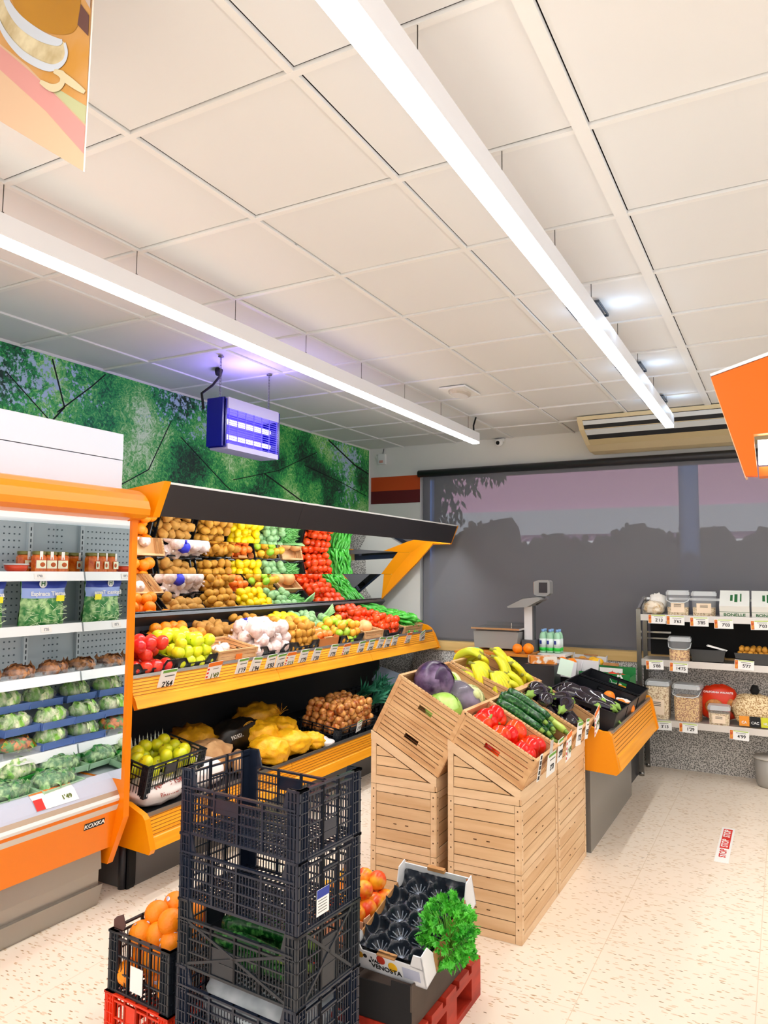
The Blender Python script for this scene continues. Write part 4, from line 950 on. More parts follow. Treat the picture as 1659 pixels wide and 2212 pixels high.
heap(['lemon'], MT(-3.495, 4.745), .28, .32, .032, 3, 'lemon in the rear black tray of the stand', 'lemons', 'lemon', .006, .12, seed=8)
heap(['artichoke'], MT(-3.495, 5.09), .28, .30, .031, 3, 'pale green artichoke in the rear tray of the stand', 'artichokes', 'artichoke', .006, .1, seed=9)
heap(['bean'], MT(-3.47, 5.46), .22, .16, .010, 3, 'green bean lying in the nearly empty tray', 'green beans', 'bean', .006, .3, lie=1, seed=10)
heap(['garlic'], MT(-3.20, 4.09), .30, .40, .048, 3, 'white net of garlic bulbs heaped at the front of the stand', 'white garlic nets', 'garlic', .006, .12, seed=11, squash=1.3)
K['garlic_blue'].put(MT(-3.29, 4.0) @ TR(0, 0, .17, .4, .3, 0), 'blue net of garlic among the white ones', 'garlic')
heap(['kiwi0', 'kiwi1', 'kiwi2'], MT(-3.20, 4.44), .29, .33, .032, 4, 'small brown potato in the front tray right of the garlic nets', 'small potatoes in the front tray', 'potato', .006, .1, seed=12)
heap(['tangerine', 'tangerine', 'lime'], MT(-3.20, 5.10), .29, .33, .036, 3, 'tangerine or green lime loose in the front tray', 'tangerines and limes', 'citrus', .006, .12, seed=13)
heap(['tomato'], MT(-3.345, 5.80), .56, .33, .037, 3, 'red tomato in the long black tray at the far end of the stand', 'tomatoes on the stand', 'tomato', .006, .06, seed=14)
WC1 = wood_crate(.285, .37, .085, BAMB, slots=True, dense=True); WC1.put(MT(-3.20, 3.70), 'light wooden crate with a few garlic bulbs left in it', 'crate')
for i, (x, y) in enumerate(((-3.14, 3.60), (-3.2, 3.66), (-3.23, 3.76))): K['garlic'].put(MT(x, y) @ TR(0, 0, .045, rj(1), rj(1), 0, .8), 'white garlic net lying in the light wooden crate', 'garlic', 'garlic left in the wooden crate')
MB().cbox(0, 0, 0, .002, .06, .035).build('crate_sticker', PORANGE).matrix_world = MT(-3.20, 3.70) @ TR(.1485, .0, .045); tag(bpy.data.objects['crate_sticker'], 'small orange sticker on the wooden crate of garlic', 'sticker')
WC2 = wood_crate(.285, .31, .085, BAMB); WC2.put(MT(-3.20, 5.45), 'light wooden crate holding two pumpkins', 'crate')
for i, (x, y, s_) in enumerate(((-3.20, 5.37, 1.0), (-3.20, 5.53, 1.05))): K['pumpkin'].put(MT(x, y) @ TR(0, 0, .085, .3*i, .2, i, s_), ('left', 'right')[i]+' pale orange pumpkin in the light wooden crate', 'pumpkin')
WC3 = wood_crate(.58, .36, .085, BAMB); WC3.put(MT(-3.345, 6.20), 'light wooden crate full of green peppers at the far end', 'crate')
heap(['pepper_g'], MT(-3.345, 6.20), .50, .27, .026, 4, 'long green pepper in the wooden crate at the far end', 'long green peppers', 'pepper', .008, .08, lie=2, seed=15, squash=1.6)
# open cardboard box with persimmons
def carton(L, W, H, mo, mi, name='cardboard_box', notch=.45, flap=True):
    def fn():
        e = empty(name); b = MB(); X, Y, t = L/2, W/2, .003
        b.box(-X, X, -Y, Y, 0, t)
        b.box(-X, X, -Y, -Y+t, 0, H*notch); b.box(-X, X, Y-t, Y, 0, H*notch)
        b.box(-X, -X+t, -Y, Y, 0, H*.9); b.box(X-t, X, -Y, Y, 0, H*.9)
        for sx in (-1, 1):
            for sy in (-1, 1): 
                y0, y1 = sorted((sy*Y, sy*(Y-t))); pts = [(sx*X, 0), (sx*X, H), (sx*(X-.045), H), (sx*(X-.07), H*notch), (sx*(X-.07), 0)]
                b.prism(pts, y0, y1, 'y')
        b.build('walls', mo, e)
        if flap:
            b = MB()
            for s_ in (-1, 1): b.box(s_*X-.02*(s_ > 0), s_*X+.02*(s_ < 0), -Y*.4, Y*.4, H*.9, H*.98)
            b.build('handle_flap', mi, e)
        return e
    return Kind(fn)
CT1 = carton(.285, .27, .09, mat('carton_orange', '#c97b3e', .7), CARD); CT1.put(MT(-3.20, 4.755), 'open brown cardboard box with a few persimmons', 'box')
heap(['persimmon'], MT(-3.20, 4.755), .26, .24, .036, 2, 'orange persimmon in the open cardboard box', 'persimmons', 'persimmon', .006, .25, seed=16)
# celery
b = MB()
for k in range(6): b.tube([(0, .006*k-.015, 0), (.01, .012*k-.03, .10), (.02*k*.2, .018*k-.05, .19)], [.011, .010, .005], 7)
o = b.build('celery', mat('celery_green', '#8fd078', .45, col2='#c8e8a8', scale=12)); o.matrix_world = MT(-3.56, 5.36) @ TR(0, 0, .06, -.9, .25, 0); tag(o, 'pale green celery leaning out of the nearly empty tray', 'celery')

# ================================================================== LOWER SHELF
def LT(x, y, rz=0, dz=.006): return TR(x, y, .355+(-2.88-x)*.135+dz) @ Euler((0, .134, 0)).to_matrix().to_4x4() @ Matrix.Rotation(rz, 4, 'Z')
gc = grid_crate(.46, .32, .17, PLBLK2, drop=0, hb=2, bars=.017)
T0 = TR(-3.11, 3.06, .475, 0, .20, 0) @ Matrix.Rotation(PI/2+.05, 4, 'Z')
gc.put(T0, 'black ventilated crate of yellow apples on the lower shelf', 'crate')
heap(['apple_y'], T0, .40, .26, .040, 2, 'yellow-green apple in the ventilated crate on the lower shelf', 'apples in the lower crate', 'apple', .05, .12, seed=21)
b = MB()
for k in range(14): 
    x = -.2+.4*k/13; b.add([(x-.016, .13, .10), (x+.016, .13, .10), (x, .155, .185+.012*(k % 2))], [(0, 1, 2)])
b.box(-.21, .21, .128, .132, .02, .15)
o = b.build('paper_liner', mat('paper_liner', '#cfd8c4', .7)); o.matrix_world = T0; tag(o, 'pale pleated paper liner standing in the apple crate', 'liner')
def bag(name, m_, L, W, H, T, lab, seed=0, cat='bag', seg=24, wr=.10, txt=None, lumps=0):
    random.seed(seed); b = MB(); seg = 40 if lumps else seg
    def f(d):
        q = 1+wr*noise.noise(Vector(d)*3.1+Vector((seed*3.3, 0, 1)))+wr*.5*noise.noise(Vector(d)*8+Vector((seed, 2, 0)))
        if lumps: q *= 1.07-lumps*noise.voronoi(Vector(d)*2.6+Vector((seed, 1, 2)))[0][0]**1.5
        m_x = max(abs(d.x), abs(d.y), abs(d.z)); return q*(.75+.25/m_x*.9)
    b.ball((0, 0, H/2), (L/2, W/2, H/2), seg, 30 if lumps else 16, 0, f); o = b.build(name, m_); o.matrix_world = T; tag(o, lab, cat)
    if txt:
        for s_, sz, lo_, ro_, mt in txt: text(s_, sz, mt, o, lo_, ro_, 'print')
    return o
NETY = mat('net_yellow', '#ffc414', .5, col2='#f5ae0c', scale=26, bump=.6, bscale=110); NETD = mat('net_ochre', '#dba016', .5, col2='#b98208', scale=16, bump=.5, bscale=80)
WBAG = mat('white_paper_bag', '#efe6e2', .6, bump=.4, bscale=25); KRAFT = mat('kraft_paper', '#dcae78', .65, col2='#b98450', scale=7, bump=.4, bscale=22); BLKBAG = mat('black_bag_print', '#16120e', .35)
RINK = mat('ink_red_brown', '#a05048', .7)
bag('potato_sack', WBAG, .24, .36, .13, LT(-3.04, 3.00), 'white paper potato sack printed NETO 15K under the apple crate', 3, 'sack', txt=[('NETO 15K', .045, (.085, .02, .115), (.62, 0, PI/2), RINK), ('PATATAS', .03, (.115, .0, .075), (1.0, 0, PI/2), RINK)])
bag('potato_sack', WBAG, .3, .34, .15, LT(-3.06, 3.34), 'white paper sack right of the apple crate on the lower shelf', 5, 'sack')
bag('paper_bag', KRAFT, .26, .26, .20, LT(-3.12, 3.52, .3), 'crumpled brown paper bag beside the yellow net sacks', 7, wr=.22)
bag('paper_bag', KRAFT, .2, .22, .12, LT(-3.0, 3.72, .9), 'small brown paper bag in front of the black printed bag', 9, wr=.24)
nets = [(-3.00, 3.96, .2, .26, .27, .17), (-3.02, 4.22, -.3, .26, .28, .16), (-3.18, 4.08, .5, .26, .3, .21), (-3.22, 4.36, 0, .25, .26, .18), (-2.98, 4.42, .2, .2, .16, .12)]
nl = ['bulging yellow net sack of potatoes at the shelf front, left one', 'yellow net sack of potatoes at the shelf front, middle one', 'tall yellow net sack behind the front ones', 'yellow net sack near the onion crate at the back', 'small end of a yellow net sack next to the onion crate']
for i, (x, y, rz, a, b_, h) in enumerate(nets): bag('net_sack', NETY, a, b_, h, LT(x, y, rz), nl[i], 11+i, 'sack', wr=.10, lumps=.22)
bag('net_sack', NETD, .3, .34, .21, LT(-3.36, 3.62, .2), 'dark yellow net sack at the back behind the paper bag', 31, 'sack', wr=.3)
bag('net_sack', NETD, .24, .40, .23, LT(-3.42, 4.35, -.1), 'ochre net sack lying at the back of the lower shelf', 33, 'sack', wr=.25)
o = bag('printed_bag', BLKBAG, .22, .46, .235, LT(-3.26, 3.92, .1), 'black printed bag with a gold emblem among the net sacks', 35, wr=.2)
b = MB()
for R_ in (.055, .042, .028): b.tube([(.075, .03+R_*1.3*math.cos(t_), .185+R_*.7*math.sin(t_)) for t_ in [2*PI*k/18 for k in range(19)]], .003, 5)
b.build('gold_emblem', mat('gold_print', '#c9932a', .4), o)
text('PATATA', .034, PAPER, o, (.095, -.12, .16), (.9, 0, PI/2), 'print')
bag('paper_sheet', WBAG, .28, .16, .05, LT(-3.02, 4.56), 'white paper sheet next to the onion crate', 37, 'paper', wr=.2)
# straw-like net ends
b = MB(); random.seed(9)
for k in range(26): 
    a = Vector((-3.2, 4.36, .60)); d = Vector((rj(.8), rj(1), random.uniform(.2, 1))).normalized()*random.uniform(.04, .09); b.tube([a, a+d*.5+Vector((0, 0, .01)), a+d], .0012, 4)
tag(b.build('net_end', NETD), 'frayed end of a yellow net sack sticking up', 'net end')
gc2 = grid_crate(.58, .38, .10, PLBLK2, name='onion_crate', drop=0, hb=1, bars=.02); T1 = LT(-3.10, 4.96, PI/2, .012); gc2.put(T1, 'low black crate heaped with brown onions', 'crate')
heap(['onion'], T1, .54, .34, .030, 5, 'brown onion in the low black crate', 'onions', 'onion', .03, .1, seed=41, squash=1.35)
price_tag('price_tag', TR(-2.888, 4.94, .45, .15, .3, .0), .07, .09, "1'15", 'small white price tag on the onion crate')
gc3 = grid_crate(.40, .30, .20, PLBLK2, name='leek_crate', drop=0, hb=2, bars=.02); T2 = LT(-3.20, 5.54, PI/2, .01); gc3.put(T2, 'black crate full of leeks beside the onions', 'crate')
random.seed(17)
for k in range(16):
    K['leek'].put(T2 @ TR(-.15+.3*(k % 8)/7, -.02+.10*(k//8)+rj(.02), .05+.06*(k//8), 0, 0, 0) @ Euler((.75+rj(.15), rj(.35), rj(.3))).to_matrix().to_4x4() @ Matrix.Scale(.95, 4), 'leek with dark green leaves in the black crate', 'leek', 'leeks')
# plastic tubs and bottle at the far end
b = MB(); b.lathe([(.04, 0), (.042, .02), (.042, .17), (.03, .2), (.014, .225), (.014, .24)], 14)
bo = empty('water_bottle', label='clear bottle with a green cap at the far end of the lower shelf', cat='bottle'); b.build('body', CLEARP, bo); b = MB(); b.lathe([(.034, .232), (.034, .262)], 12); b.build('cap', mat('cap_green', '#18c22a', .3), bo)
bo.matrix_world = TR(-3.02, 6.28, .60, 0, 1.15, .4)
def tub(name, x0, y0, z0, L, W, H, mb_, ml_, T, lab):
    e = empty(name, label=lab, cat='tub'); b = MB(); b.T = None; b.box(-L*.44, L*.44, -W*.44, W*.44, 0, H*.85); b.build('body', mb_, e); b = MB(); b.box(-L/2, L/2, -W/2, W/2, H*.85, H); b.build('lid', ml_, e); e.matrix_world = T; return e
FRB2 = mat('blue_grey_plastic', '#b9cbe4', .3, alpha=.8)
tub('plastic_tub', 0, 0, 0, .26, .20, .13, FRB2, FRB2, TR(-3.22, 6.02, .56, .5, .3, .2), 'bluish plastic tub lying tilted behind the leeks')
tub('plastic_tub', 0, 0, 0, .14, .14, .12, PAPER, mat('lid_blue', '#cfe0f2', .3), TR(-2.93, 6.40, .52, 0, .2, .2), 'round white plastic tub with a pale blue lid behind the tilted wooden crate')
K['cab_w'].put(TR(-3.0, 5.85, .52, s=.6), 'pale turnip-like vegetable behind the wooden tower', 'vegetable')

# ================================================================== WOODEN DISPLAY TOWERS
def plankface(b, o, u, v, W, H, n, rail_t, rail_b, st=.03, dep=.006):
    """framed panel of n recessed planks with corner at o, axes u,v; outward normal = u x v"""
    o, u, v = Vector(o), Vector(u), Vector(v); nn = u.cross(v)
    def q(a0, a1, c0, c1, d0, d1, m_=0):
        P = [o+u*a+v*c+nn*d for d in (d0, d1) for c in (c0, c1) for a in (a0, a1)]
        b.add(P, [(0, 2, 3, 1), (4, 5, 7, 6), (0, 1, 5, 4), (2, 6, 7, 3), (0, 4, 6, 2), (1, 3, 7, 5)], m_)
    q(0, W, 0, H, -dep-.004, -dep-.002, 2)
    ph = (H-rail_t-rail_b)/n
    for k in range(n): q(st, W-st, rail_b+k*ph+.002, rail_b+(k+1)*ph-.002, -dep, -dep+.003, 0)
    q(.0015, st-.002, .0, H, -dep, 0, 1); q(W-st+.002, W-.0015, 0, H, -dep, 0, 1); 
    if rail_t: q(st, W-st, H-rail_t+.002, H, -dep, 0, 1)
    if rail_b: q(st, W-st, 0, rail_b-.002, -dep, 0, 1)
    for k in range(n+1):
        for a in (st*.5, W-st*.5): q(a-.003, a+.003, rail_b+(k+.5)*ph-.003-(.0 if k < n else ph*.3), rail_b+(k+.5)*ph+.003-(.0 if k < n else ph*.3), 0, .0008, 2)
    for c in (H-rail_t, rail_b+ph*1.5):
        for a in (W*.38, W*.56): q(a-.008, a+.008, c-.002, c+.002, -.001, .0006, 2)
BX, BY, BH = .352, .585, .294
def display_box():
    e = empty('display_box'); b = MB(); g = .001
    b.box(.011, BX-.011, .011, BY-.011, g, BH-g, 2); b.build('core', [WOODL, WOODR, GAPD], e)
    for nm, o, u, W_ in (('end_panel', (g, 0+.0, g), (1, 0, 0), BX-2*g), ('side_panel', (BX, g, g), (0, 1, 0), BY-2*g), ('end_panel', (BX-g, BY, g), (-1, 0, 0), BX-2*g), ('side_panel', (0, BY-g, g), (0, -1, 0), BY-2*g)):
        b = MB(); plankface(b, o, u, (0, 0, 1), W_, BH-2*g, 4, .034, .034); b.build(nm, [WOODL, WOODR, GAPD], e)
    return e
KB = Kind(display_box)
WZ0, WZF, WZB = .590, .655, .842
def wedge():
    e = empty('sloped_display_top'); b = MB(); zf, zb = WZF-WZ0, WZB-WZ0
    b.prism([(.010, .001), (BX-.010, .001), (BX-.010, zf-.01), (.010, zb-.012)], .010, BY-.010, 'y', 2); b.build('core', [WOODL, WOODR, GAPD], e)
    for y0, y1 in ((0, .009), (BY-.009, BY)):
        b = MB()
        for k in range(4): 
            z0 = .042+k*.047; z1 = z0+.043; sl = (zb-zf)/BX
            xr = lambda z: min(BX-.03, (zb-.05-z)/sl)
            if xr(z0) > .05: b.prism([(.03, z0), (xr(z0), z0), (max(.031, xr(z1)), min(z1, zb-.05)), (.03, min(z1, zb-.05))], y0+.003, y1-.003, 'y', 0)
        b.box(.001, .028, y0, y1, 0, zb-.02, 1); b.box(.0285, BX-.0095, y0, y1, .001, .038, 1); b.prism([(0, zb-.044), (BX, zf-.04), (BX, zf), (0, zb)], y0-.002, y1+.002, 'y', 1); b.build('sloped_side', [WOODL, WOODR, GAPD], e)
    b = MB(); b.box(BX-.009, BX, .009, BY-.009, .001, zf, 1); b.build('front_rail', [WOODL, WOODR, GAPD], e)
    b = MB(); b.box(0, .009, .009, BY-.009, .001, zb-.005, 1); b.build('back_board', [WOODL, WOODR, GAPD], e)
    return e
KW = Kind(wedge)
towers = [(-1.412, 3.235, 'front right'), (-1.412, 3.835, 'rear right'), (-1.822, 3.235, 'front left'), (-1.822, 3.835, 'rear left')]
for x, y, nm in towers:
    for k in range(2): KB.put(Matrix.Translation((x, y, k*.295)), 'light wooden plank display box, %s of the %s tower' % (('bottom', 'second from the bottom')[k], nm), 'display box', 'wooden plank display boxes')
    KW.put(Matrix.Translation((x, y, WZ0)), 'sloped wooden display top of the %s tower' % nm, 'display top', 'sloped display tops')
SL = math.atan2(WZB-WZF, BX)
def WT(x0, y, d, n=0): # point on a tower slope: x0 = left edge, d = distance down the slope from the back, n = height above it
    return TR(x0, y, WZB) @ Euler((0, SL, 0)).to_matrix().to_4x4() @ Matrix.Translation((d, 0, n))
def wcr(L, W, H): return wood_crate(L, W, H, BAMB, dense=True)
c1 = wcr(.395, .325, .15); c2 = wcr(.395, .40, .15); c4 = wcr(.395, .60, .15)
c1.put(WT(-1.412, 3.405, .2, .004), 'tilted wooden crate of red peppers, nearest on the right tower', 'crate', 'tilted wooden crates')
c2.put(WT(-1.412, 3.775, .2, .004), 'tilted wooden crate of green courgettes next to the peppers', 'crate', 'tilted wooden crates')
c2.put(WT(-1.412, 4.185, .2, .004), 'tilted wooden crate of aubergines beyond the courgettes', 'crate', 'tilted wooden crates')
c4.put(WT(-1.822, 3.545, .2, .004), 'lower tilted wooden crate on the left tower', 'crate', 'tilted wooden crates')
c4.put(WT(-1.822, 3.545, .2, .162), 'upper tilted wooden crate of cabbages on the left tower', 'crate', 'tilted wooden crates')
c4.put(WT(-1.822, 4.17, .2, .004), 'lower tilted wooden crate behind, on the rear left tower', 'crate', 'tilted wooden crates')
wcr(.395, .50, .15).put(WT(-1.800, 4.12, .2, .18) @ TR(0, 0, 0, 0, -.12, 0), 'upper tilted wooden crate of bananas on the rear left tower', 'crate', 'tilted wooden crates')
T = WT(-1.412, 3.405, .2, .01)
random.seed(31)
heap(['pepper_r'], T, .35, .29, .052, 2, 'glossy red pepper in the tilted crate nearest the aisle', 'red peppers', 'pepper', .0, .1, seed=31, squash=1.25)
T = WT(-1.412, 3.775, .2, .01)
for k, (x, y, z, rz, ry) in enumerate(((-.05, -.12, .10, .05, 0), (.02, -.05, .13, -.12, 0), (-.08, .02, .15, .1, 0), (.03, .05, .14, -.35, 0), (.08, .0, .10, -.2, 0), (.1, -.1, .07, .1, 0), (.12, -.03, .06, .2, 0), (-.1, .1, .12, .3, 0), (.0, .1, .1, -.1, 0), (-.06, -.05, .05, 0, 0), (.06, .12, .05, .1, 0), (-.12, -.1, .06, .1, 0), (-.04, -.12, .14, .05, 0), (-.05, .0, .18, .0, 0), (-.06, -.08, .17, .12, 0), (.0, -.14, .04, 0, 0), (-.02, .08, .05, 0, 0))):
    K['courgette'].put(T @ TR(x*.5-.03, y, z, 0, 0, rz) @ TR(0, 0, 0, 0, PI/2, 0), 'dark green courgette heaped in the tilted crate', 'courgette', 'green courgettes')
for k, (x, y, z, rz) in enumerate(((.05, .13, .13, -.1), (.0, .16, .12, .05))): K['courgette_p'].put(T @ TR(x, y, z, 0, 0, rz) @ TR(0, 0, 0, 0, PI/2, 0), 'pale yellow courgette at the edge of the courgette crate', 'courgette', 'pale courgettes')
T = WT(-1.412, 4.185, .2, .01); random.seed(5)
for k in range(22):
    lay = k//8; i = k % 8
    K['aubergine'].put(T @ TR(-.09+.07*(i % 3)+rj(.015), -.12+.08*(i//2)+rj(.015), .05+.06*lay, 0, 0, rj(.35)+(PI if k % 2 == 0 else 0)+(PI/2 if lay == 2 else 0)) @ TR(0, 0, 0, 0, PI/2, 0), 'glossy dark purple aubergine heaped behind the courgettes', 'aubergine', 'aubergines')
T = WT(-1.822, 3.545, .2, .172)
K['cab_p'].put(T @ TR(-.08, -.13, .15, .9, .3, 1), 'big purple red cabbage in the upper tilted crate', 'cabbage')
K['cab_g'].put(T @ TR(.05, -.20, .085, .3, 0, 0), 'light green cabbage behind the handle of the upper crate', 'cabbage')
K['cab_g'].put(T @ TR(-.09, .06, .10, 1.2, .6, 0, .85), 'light green cabbage behind the wrapped red cabbage', 'cabbage')
K['cab_w'].put(T @ TR(.05, .14, .08, .4, .6, 0, 1.1), 'pale white cabbage at the far side of the upper crate', 'cabbage')
K['cab_w'].put(T @ TR(-.1, .2, .075, 1, .6, 2, .9), 'pale cabbage in the far rear corner of the upper crate', 'cabbage')
e = empty('wrapped_cabbage', label='half red cabbage wrapped in shiny clear film', cat='cabbage'); b = MB(); b.ball((0, 0, 0), (.10, .075, .065), 22, 12, 0, lambda d: 1+.03*noise.noise(Vector(d)*3)); b.build('head', CABP, e)
b = MB(); b.ball((0, 0, 0), (.106, .081, .071), 26, 14, 0, lambda d: 1+.06*noise.noise(Vector(d)*6)); b.build('film', mat('cling_film', '#f4f4fa', .08, alpha=.13), e)
b = MB(); b.lathe([(.02, .058), (.018, .078)], 10); b.build('stalk', LEEKW, e); e.matrix_world = T @ TR(.07, -.03, .115, .2, .5, .5, 1.22)
T = WT(-1.800, 4.12, .2, .19) @ TR(0, 0, 0, 0, -.12, 0); random.seed(12)
for k, (x, y, z, rz, rx) in enumerate(((-.08, -.20, .13, .2, .3), (-.12, -.08, .15, .5, .2), (.03, -.16, .12, .0, .2), (.06, -.02, .12, -.3, .1), (-.04, .02, .16, .3, -.1), (.02, .12, .15, -.2, .2), (-.1, .14, .17, .6, .1), (.09, .16, .11, .2, .2), (-.1, -.24, .08, .9, 0), (.10, -.12, .10, .3, .1), (-.02, .22, .12, .8, .2), (-.16, .05, .14, 1.2, 0))):
    K['banana'].put(T @ TR(x, y, z, rx, 0, rz+PI/2*(k % 2), 1.0), 'bunch of yellow-green bananas heaped in the wooden crate', 'bananas', 'banana bunches')
# tags on the aisle side of the right tower
def rtag(y, z, price, lab, promo=False, tilt=0, w=.10, h=.12, x=-1.040, ry=.1): return price_tag('price_tag', TR(x, y, z, tilt, ry, 0), w, h, price, lab, promo)
bb = MB(); bb.cbox(0, 0, 0, .0015, .04, .12); o = bb.build('black_label', PAPER); o.matrix_world = TR(-.990, 3.29, .755, -.05, .15, 0); tag(o, 'upright black and white strip label beside the 3,73 tag', 'label')
b = MB()
for k in range(5): b.cbox(.0012, 0, -.045+.0225*k, .001, .024, .017)
b.build('black_marks', INK, o)
rtag(3.455, .738, "3'73", 'white price tag reading 3,73 below the red peppers', w=.14, h=.10, x=-.985)
hg_ = [o for o in COL.objects if o.get('label', '').startswith('white price tag reading 3,73')][0]; MB().cbox(.0, -.02, .075, .0012, .05, .075).build('hanger', mat('tag_hanger', '#dcdcd8', .3, alpha=.7), hg_)
rtag(3.63, .765, "2'09", 'partly hidden white price tag left of the offer tag', tilt=.05, w=.09, h=.11, x=-.99)
rtag(3.76, .757, "1'49", 'striped offer tag below the courgettes', True, .12, .095, .14, -.982)
rtag(3.985, .775, "1'75", 'white price tag reading 1,75 below the courgettes', w=.11, h=.12, tilt=-.1, x=-.985)
rtag(4.16, .770, "1'55", 'narrow white tag at the end of the courgette crate', w=.07, h=.11, tilt=-.1, x=-.985)
rtag(4.36, .780, "1'99", 'striped offer tag leaning over the orange end cap', True, .35, .11, .15, -.975)

# ================================================================== FRIDGE CONTENTS
def jar():
    e = empty('honey_jar'); b = MB(); b.lathe([(.030, 0), (.034, .004), (.034, .07), (.028, .082)], 8, sm=False); b.build('body', mat('jam_amber', '#c2450c', .08, col2='#f08028', scale=30), e)
    b = MB(); b.lathe([(.030, .082), (.031, .085), (.031, .097), (.028, .099)], 16); b.build('lid', mat('lid_green_gold', '#7a7338', .3, .4), e)
    b = MB(); b.box(.0325, .0345, -.022, .022, .018, .056); b.build('label', mat('label_cream', '#eef0d2', .6), e)
    b = MB(); b.ball((.035, .006, .036), (.001, .012, .011), 10, 6); b.build('label_picture', mat('jam_print', '#b8541c', .6), e)
    b = MB(); b.box(.031, .033, -.007, .007, .060, .098); b.build('seal_strip', PAPER, e); return e
KJ = Kind(jar)
for i, (x, y, rz) in enumerate(((-3.27, 2.415, -.3), (-3.265, 2.545, -.5), (-3.34, 2.47, -.2), (-3.35, 2.39, .1), (-3.36, 2.58, -.3), (-3.27, 2.48, -.4))):
    KJ.put(TR(x, y, 1.606, 0, 0, rz, 1.06), 'amber preserve jar with cream label on the top fridge shelf', 'jar', 'preserve jars')
def flat_tub():
    e = empty('flat_tub'); b = MB(); b.lathe([(.035, 0), (.05, .012), (.055, .035)], 16); b.build('content', mat('red_content', '#d8421c', .3), e); b = MB(); b.lathe([(.058, .035), (.058, .042)], 16); b.build('lid', FROST, e); return e
KF_ = Kind(flat_tub)
for x, y, lab in ((-3.28, 2.30, 'flat clear tub of red paste left of the jars'), (-3.30, 2.16, 'flat clear tub of red paste at the frame edge'), (-3.29, 2.03, 'flat tub of red paste outside the left frame edge')): KF_.put(TR(x, y, 1.606), lab, 'tub')
def salad_bag(w, h, d, hdr=True):
    def fn():
        e = empty('spinach_bag'); b = MB()
        def body(u, v, s_):
            y = (u-.5)*w*(1-.06*math.sin(PI*v)); z = h*v; t_ = d/2*math.sin(PI*min(1, max(0, u)))**.5*(1-v)**.55*(1 if v > 0 else .6)
            return (s_*(t_+.002+.010*noise.noise(Vector((u*7, v*7, s_*3)))), y, z)
        for s_ in (-1, 1): b.grid(lambda u, v: body(u, v, s_), 14, 12)
        b.build('body', LETD, e); b = MB(); random.seed(4)
        for k in range(46):
            u = random.uniform(.08, .92); v = random.uniform(.05, .55); p = Vector(body(u, v, 1))+Vector((.004, 0, 0)); q = p+Vector((.002, rj(.05), rj(.022))); q.y = max(-w*.44, min(w*.44, q.y))
            b.bar(p, q, .0018, .0018)
        b.build('stalks', mat('stalk_pale', '#d8efc0', .4), e)
        b = MB(); b.grid(lambda u, v: (body(u, .60+v*.4, 1)[0]+.004, *body(u, .60+v*.4, 1)[1:]), 14, 5); b.build('printed_band', SKYB, e)
        b = MB(); b.grid(lambda u, v: (body(u, .82+v*.18, 1)[0]+.007, *body(u, .82+v*.18, 1)[1:]), 14, 3); b.build('blue_top', PBLUE, e)
        b = MB(); b.cbox(body(.8, .6, 1)[0]+.012, w*.27, h*.60, .001, .045, .03); b.build('yellow_label', mat('label_yellow', '#f7ee2c', .5), e)
        b = MB(); b.lathe([(.0215, 0), (.0215, .001)], 18); o = b.build('round_emblem', PAPER, e, (body(.4, .9, 1)[0]+.013, -w*.1, h*.92), (0, PI/2, 0))
        text('H', .034, PDGREEN, o, (0, 0, .0014), (0, 0, PI/2), 'emblem_letter'); text('Espinaca Tierna', .03, PAPER, e, (body(.5, .7, 1)[0]+.012, 0, h*.70), (PI/2-.2, 0, PI/2), 'bag_writing'); return e
    return Kind(fn)
KS = salad_bag(.25, .225, .13)
KS.put(TR(-3.29, 2.455, 1.345, 0, .06, -.05), 'green leaf bag with a blue printed band and H emblem on the second fridge shelf', 'bag')
KS.put(TR(-3.29, 2.12, 1.345, 0, .06, 0), 'green leaf bag at the left frame edge on the second fridge shelf', 'bag')
def pack(name, w, d, h, mc, mt, film=True, leafy=False):
    def fn():
        e = empty(name); b = MB()
        if leafy:
            random.seed(int(w*1000))
            for k in range(70):
                a = rj(PI); ph = random.uniform(-.1, 1.4); n = Vector((math.cos(ph)*math.cos(a), math.cos(ph)*math.sin(a), math.sin(ph))); c = Vector((n.x*d*.43, n.y*w*.44, h*.5+n.z*h*.42)); n = (n+Vector((rj(.7), rj(.7), rj(.7)))).normalized(); u_ = n.orthogonal().normalized(); v_ = n.cross(u_); R_ = random.uniform(.014, .026)
                b.grid(lambda u, v: c+u_*(u-.5)*2*R_+v_*(v-.5)*2.6*R_*(1-.6*abs(u-.5))+n*(.006*math.sin(u*9+k)*math.sin(v*7)-.012*((u-.5)**2+(v-.5)**2)*4*R_/.02), 4, 4)
        b.ball((0, 0, h*.53), (d*(.40 if leafy else .46), w*(.41 if leafy else .46), h*(.38 if leafy else .45)), 16, 10, 0, lambda q: (.82+.18/max(abs(q.x), abs(q.y), abs(q.z))*.8)*(1+.08*noise.noise(Vector(q)*5))); b.build('content', mc, e)
        b = MB(); b.prism([(-d*.4, 0), (d*.4, 0), (d*.5, h*.4), (d*.48, h*.4), (d*.38, .004), (-d*.38, .004), (-d*.48, h*.4), (-d*.5, h*.4)], -w/2, w/2, 'y'); b.box(-d*.47, d*.47, -w/2, -w/2+.003, 0, h*.38); b.box(-d*.47, d*.47, w/2-.003, w/2, 0, h*.38); b.build('tray', mt, e)
        if film:
            b = MB(); b.ball((0, 0, h*.56), (d*.49, w*.49, h*.47), 18, 10, 0, lambda q: (.84+.16/max(abs(q.x), abs(q.y), abs(q.z))*.8)*(1+.03*noise.noise(Vector(q)*9))); b.build('film', mat('cling_film', '#f4f4fa', .08, alpha=.13), e)
        return e
    return Kind(fn)
MUSH = fmat('mushroom_brown', '#c98a55', '#7a4a28', .5, 30, lo=.4, hi=.6)
KM = pack('mushroom_tray', .16, .13, .05, MUSH, CLEARP, leafy=True)
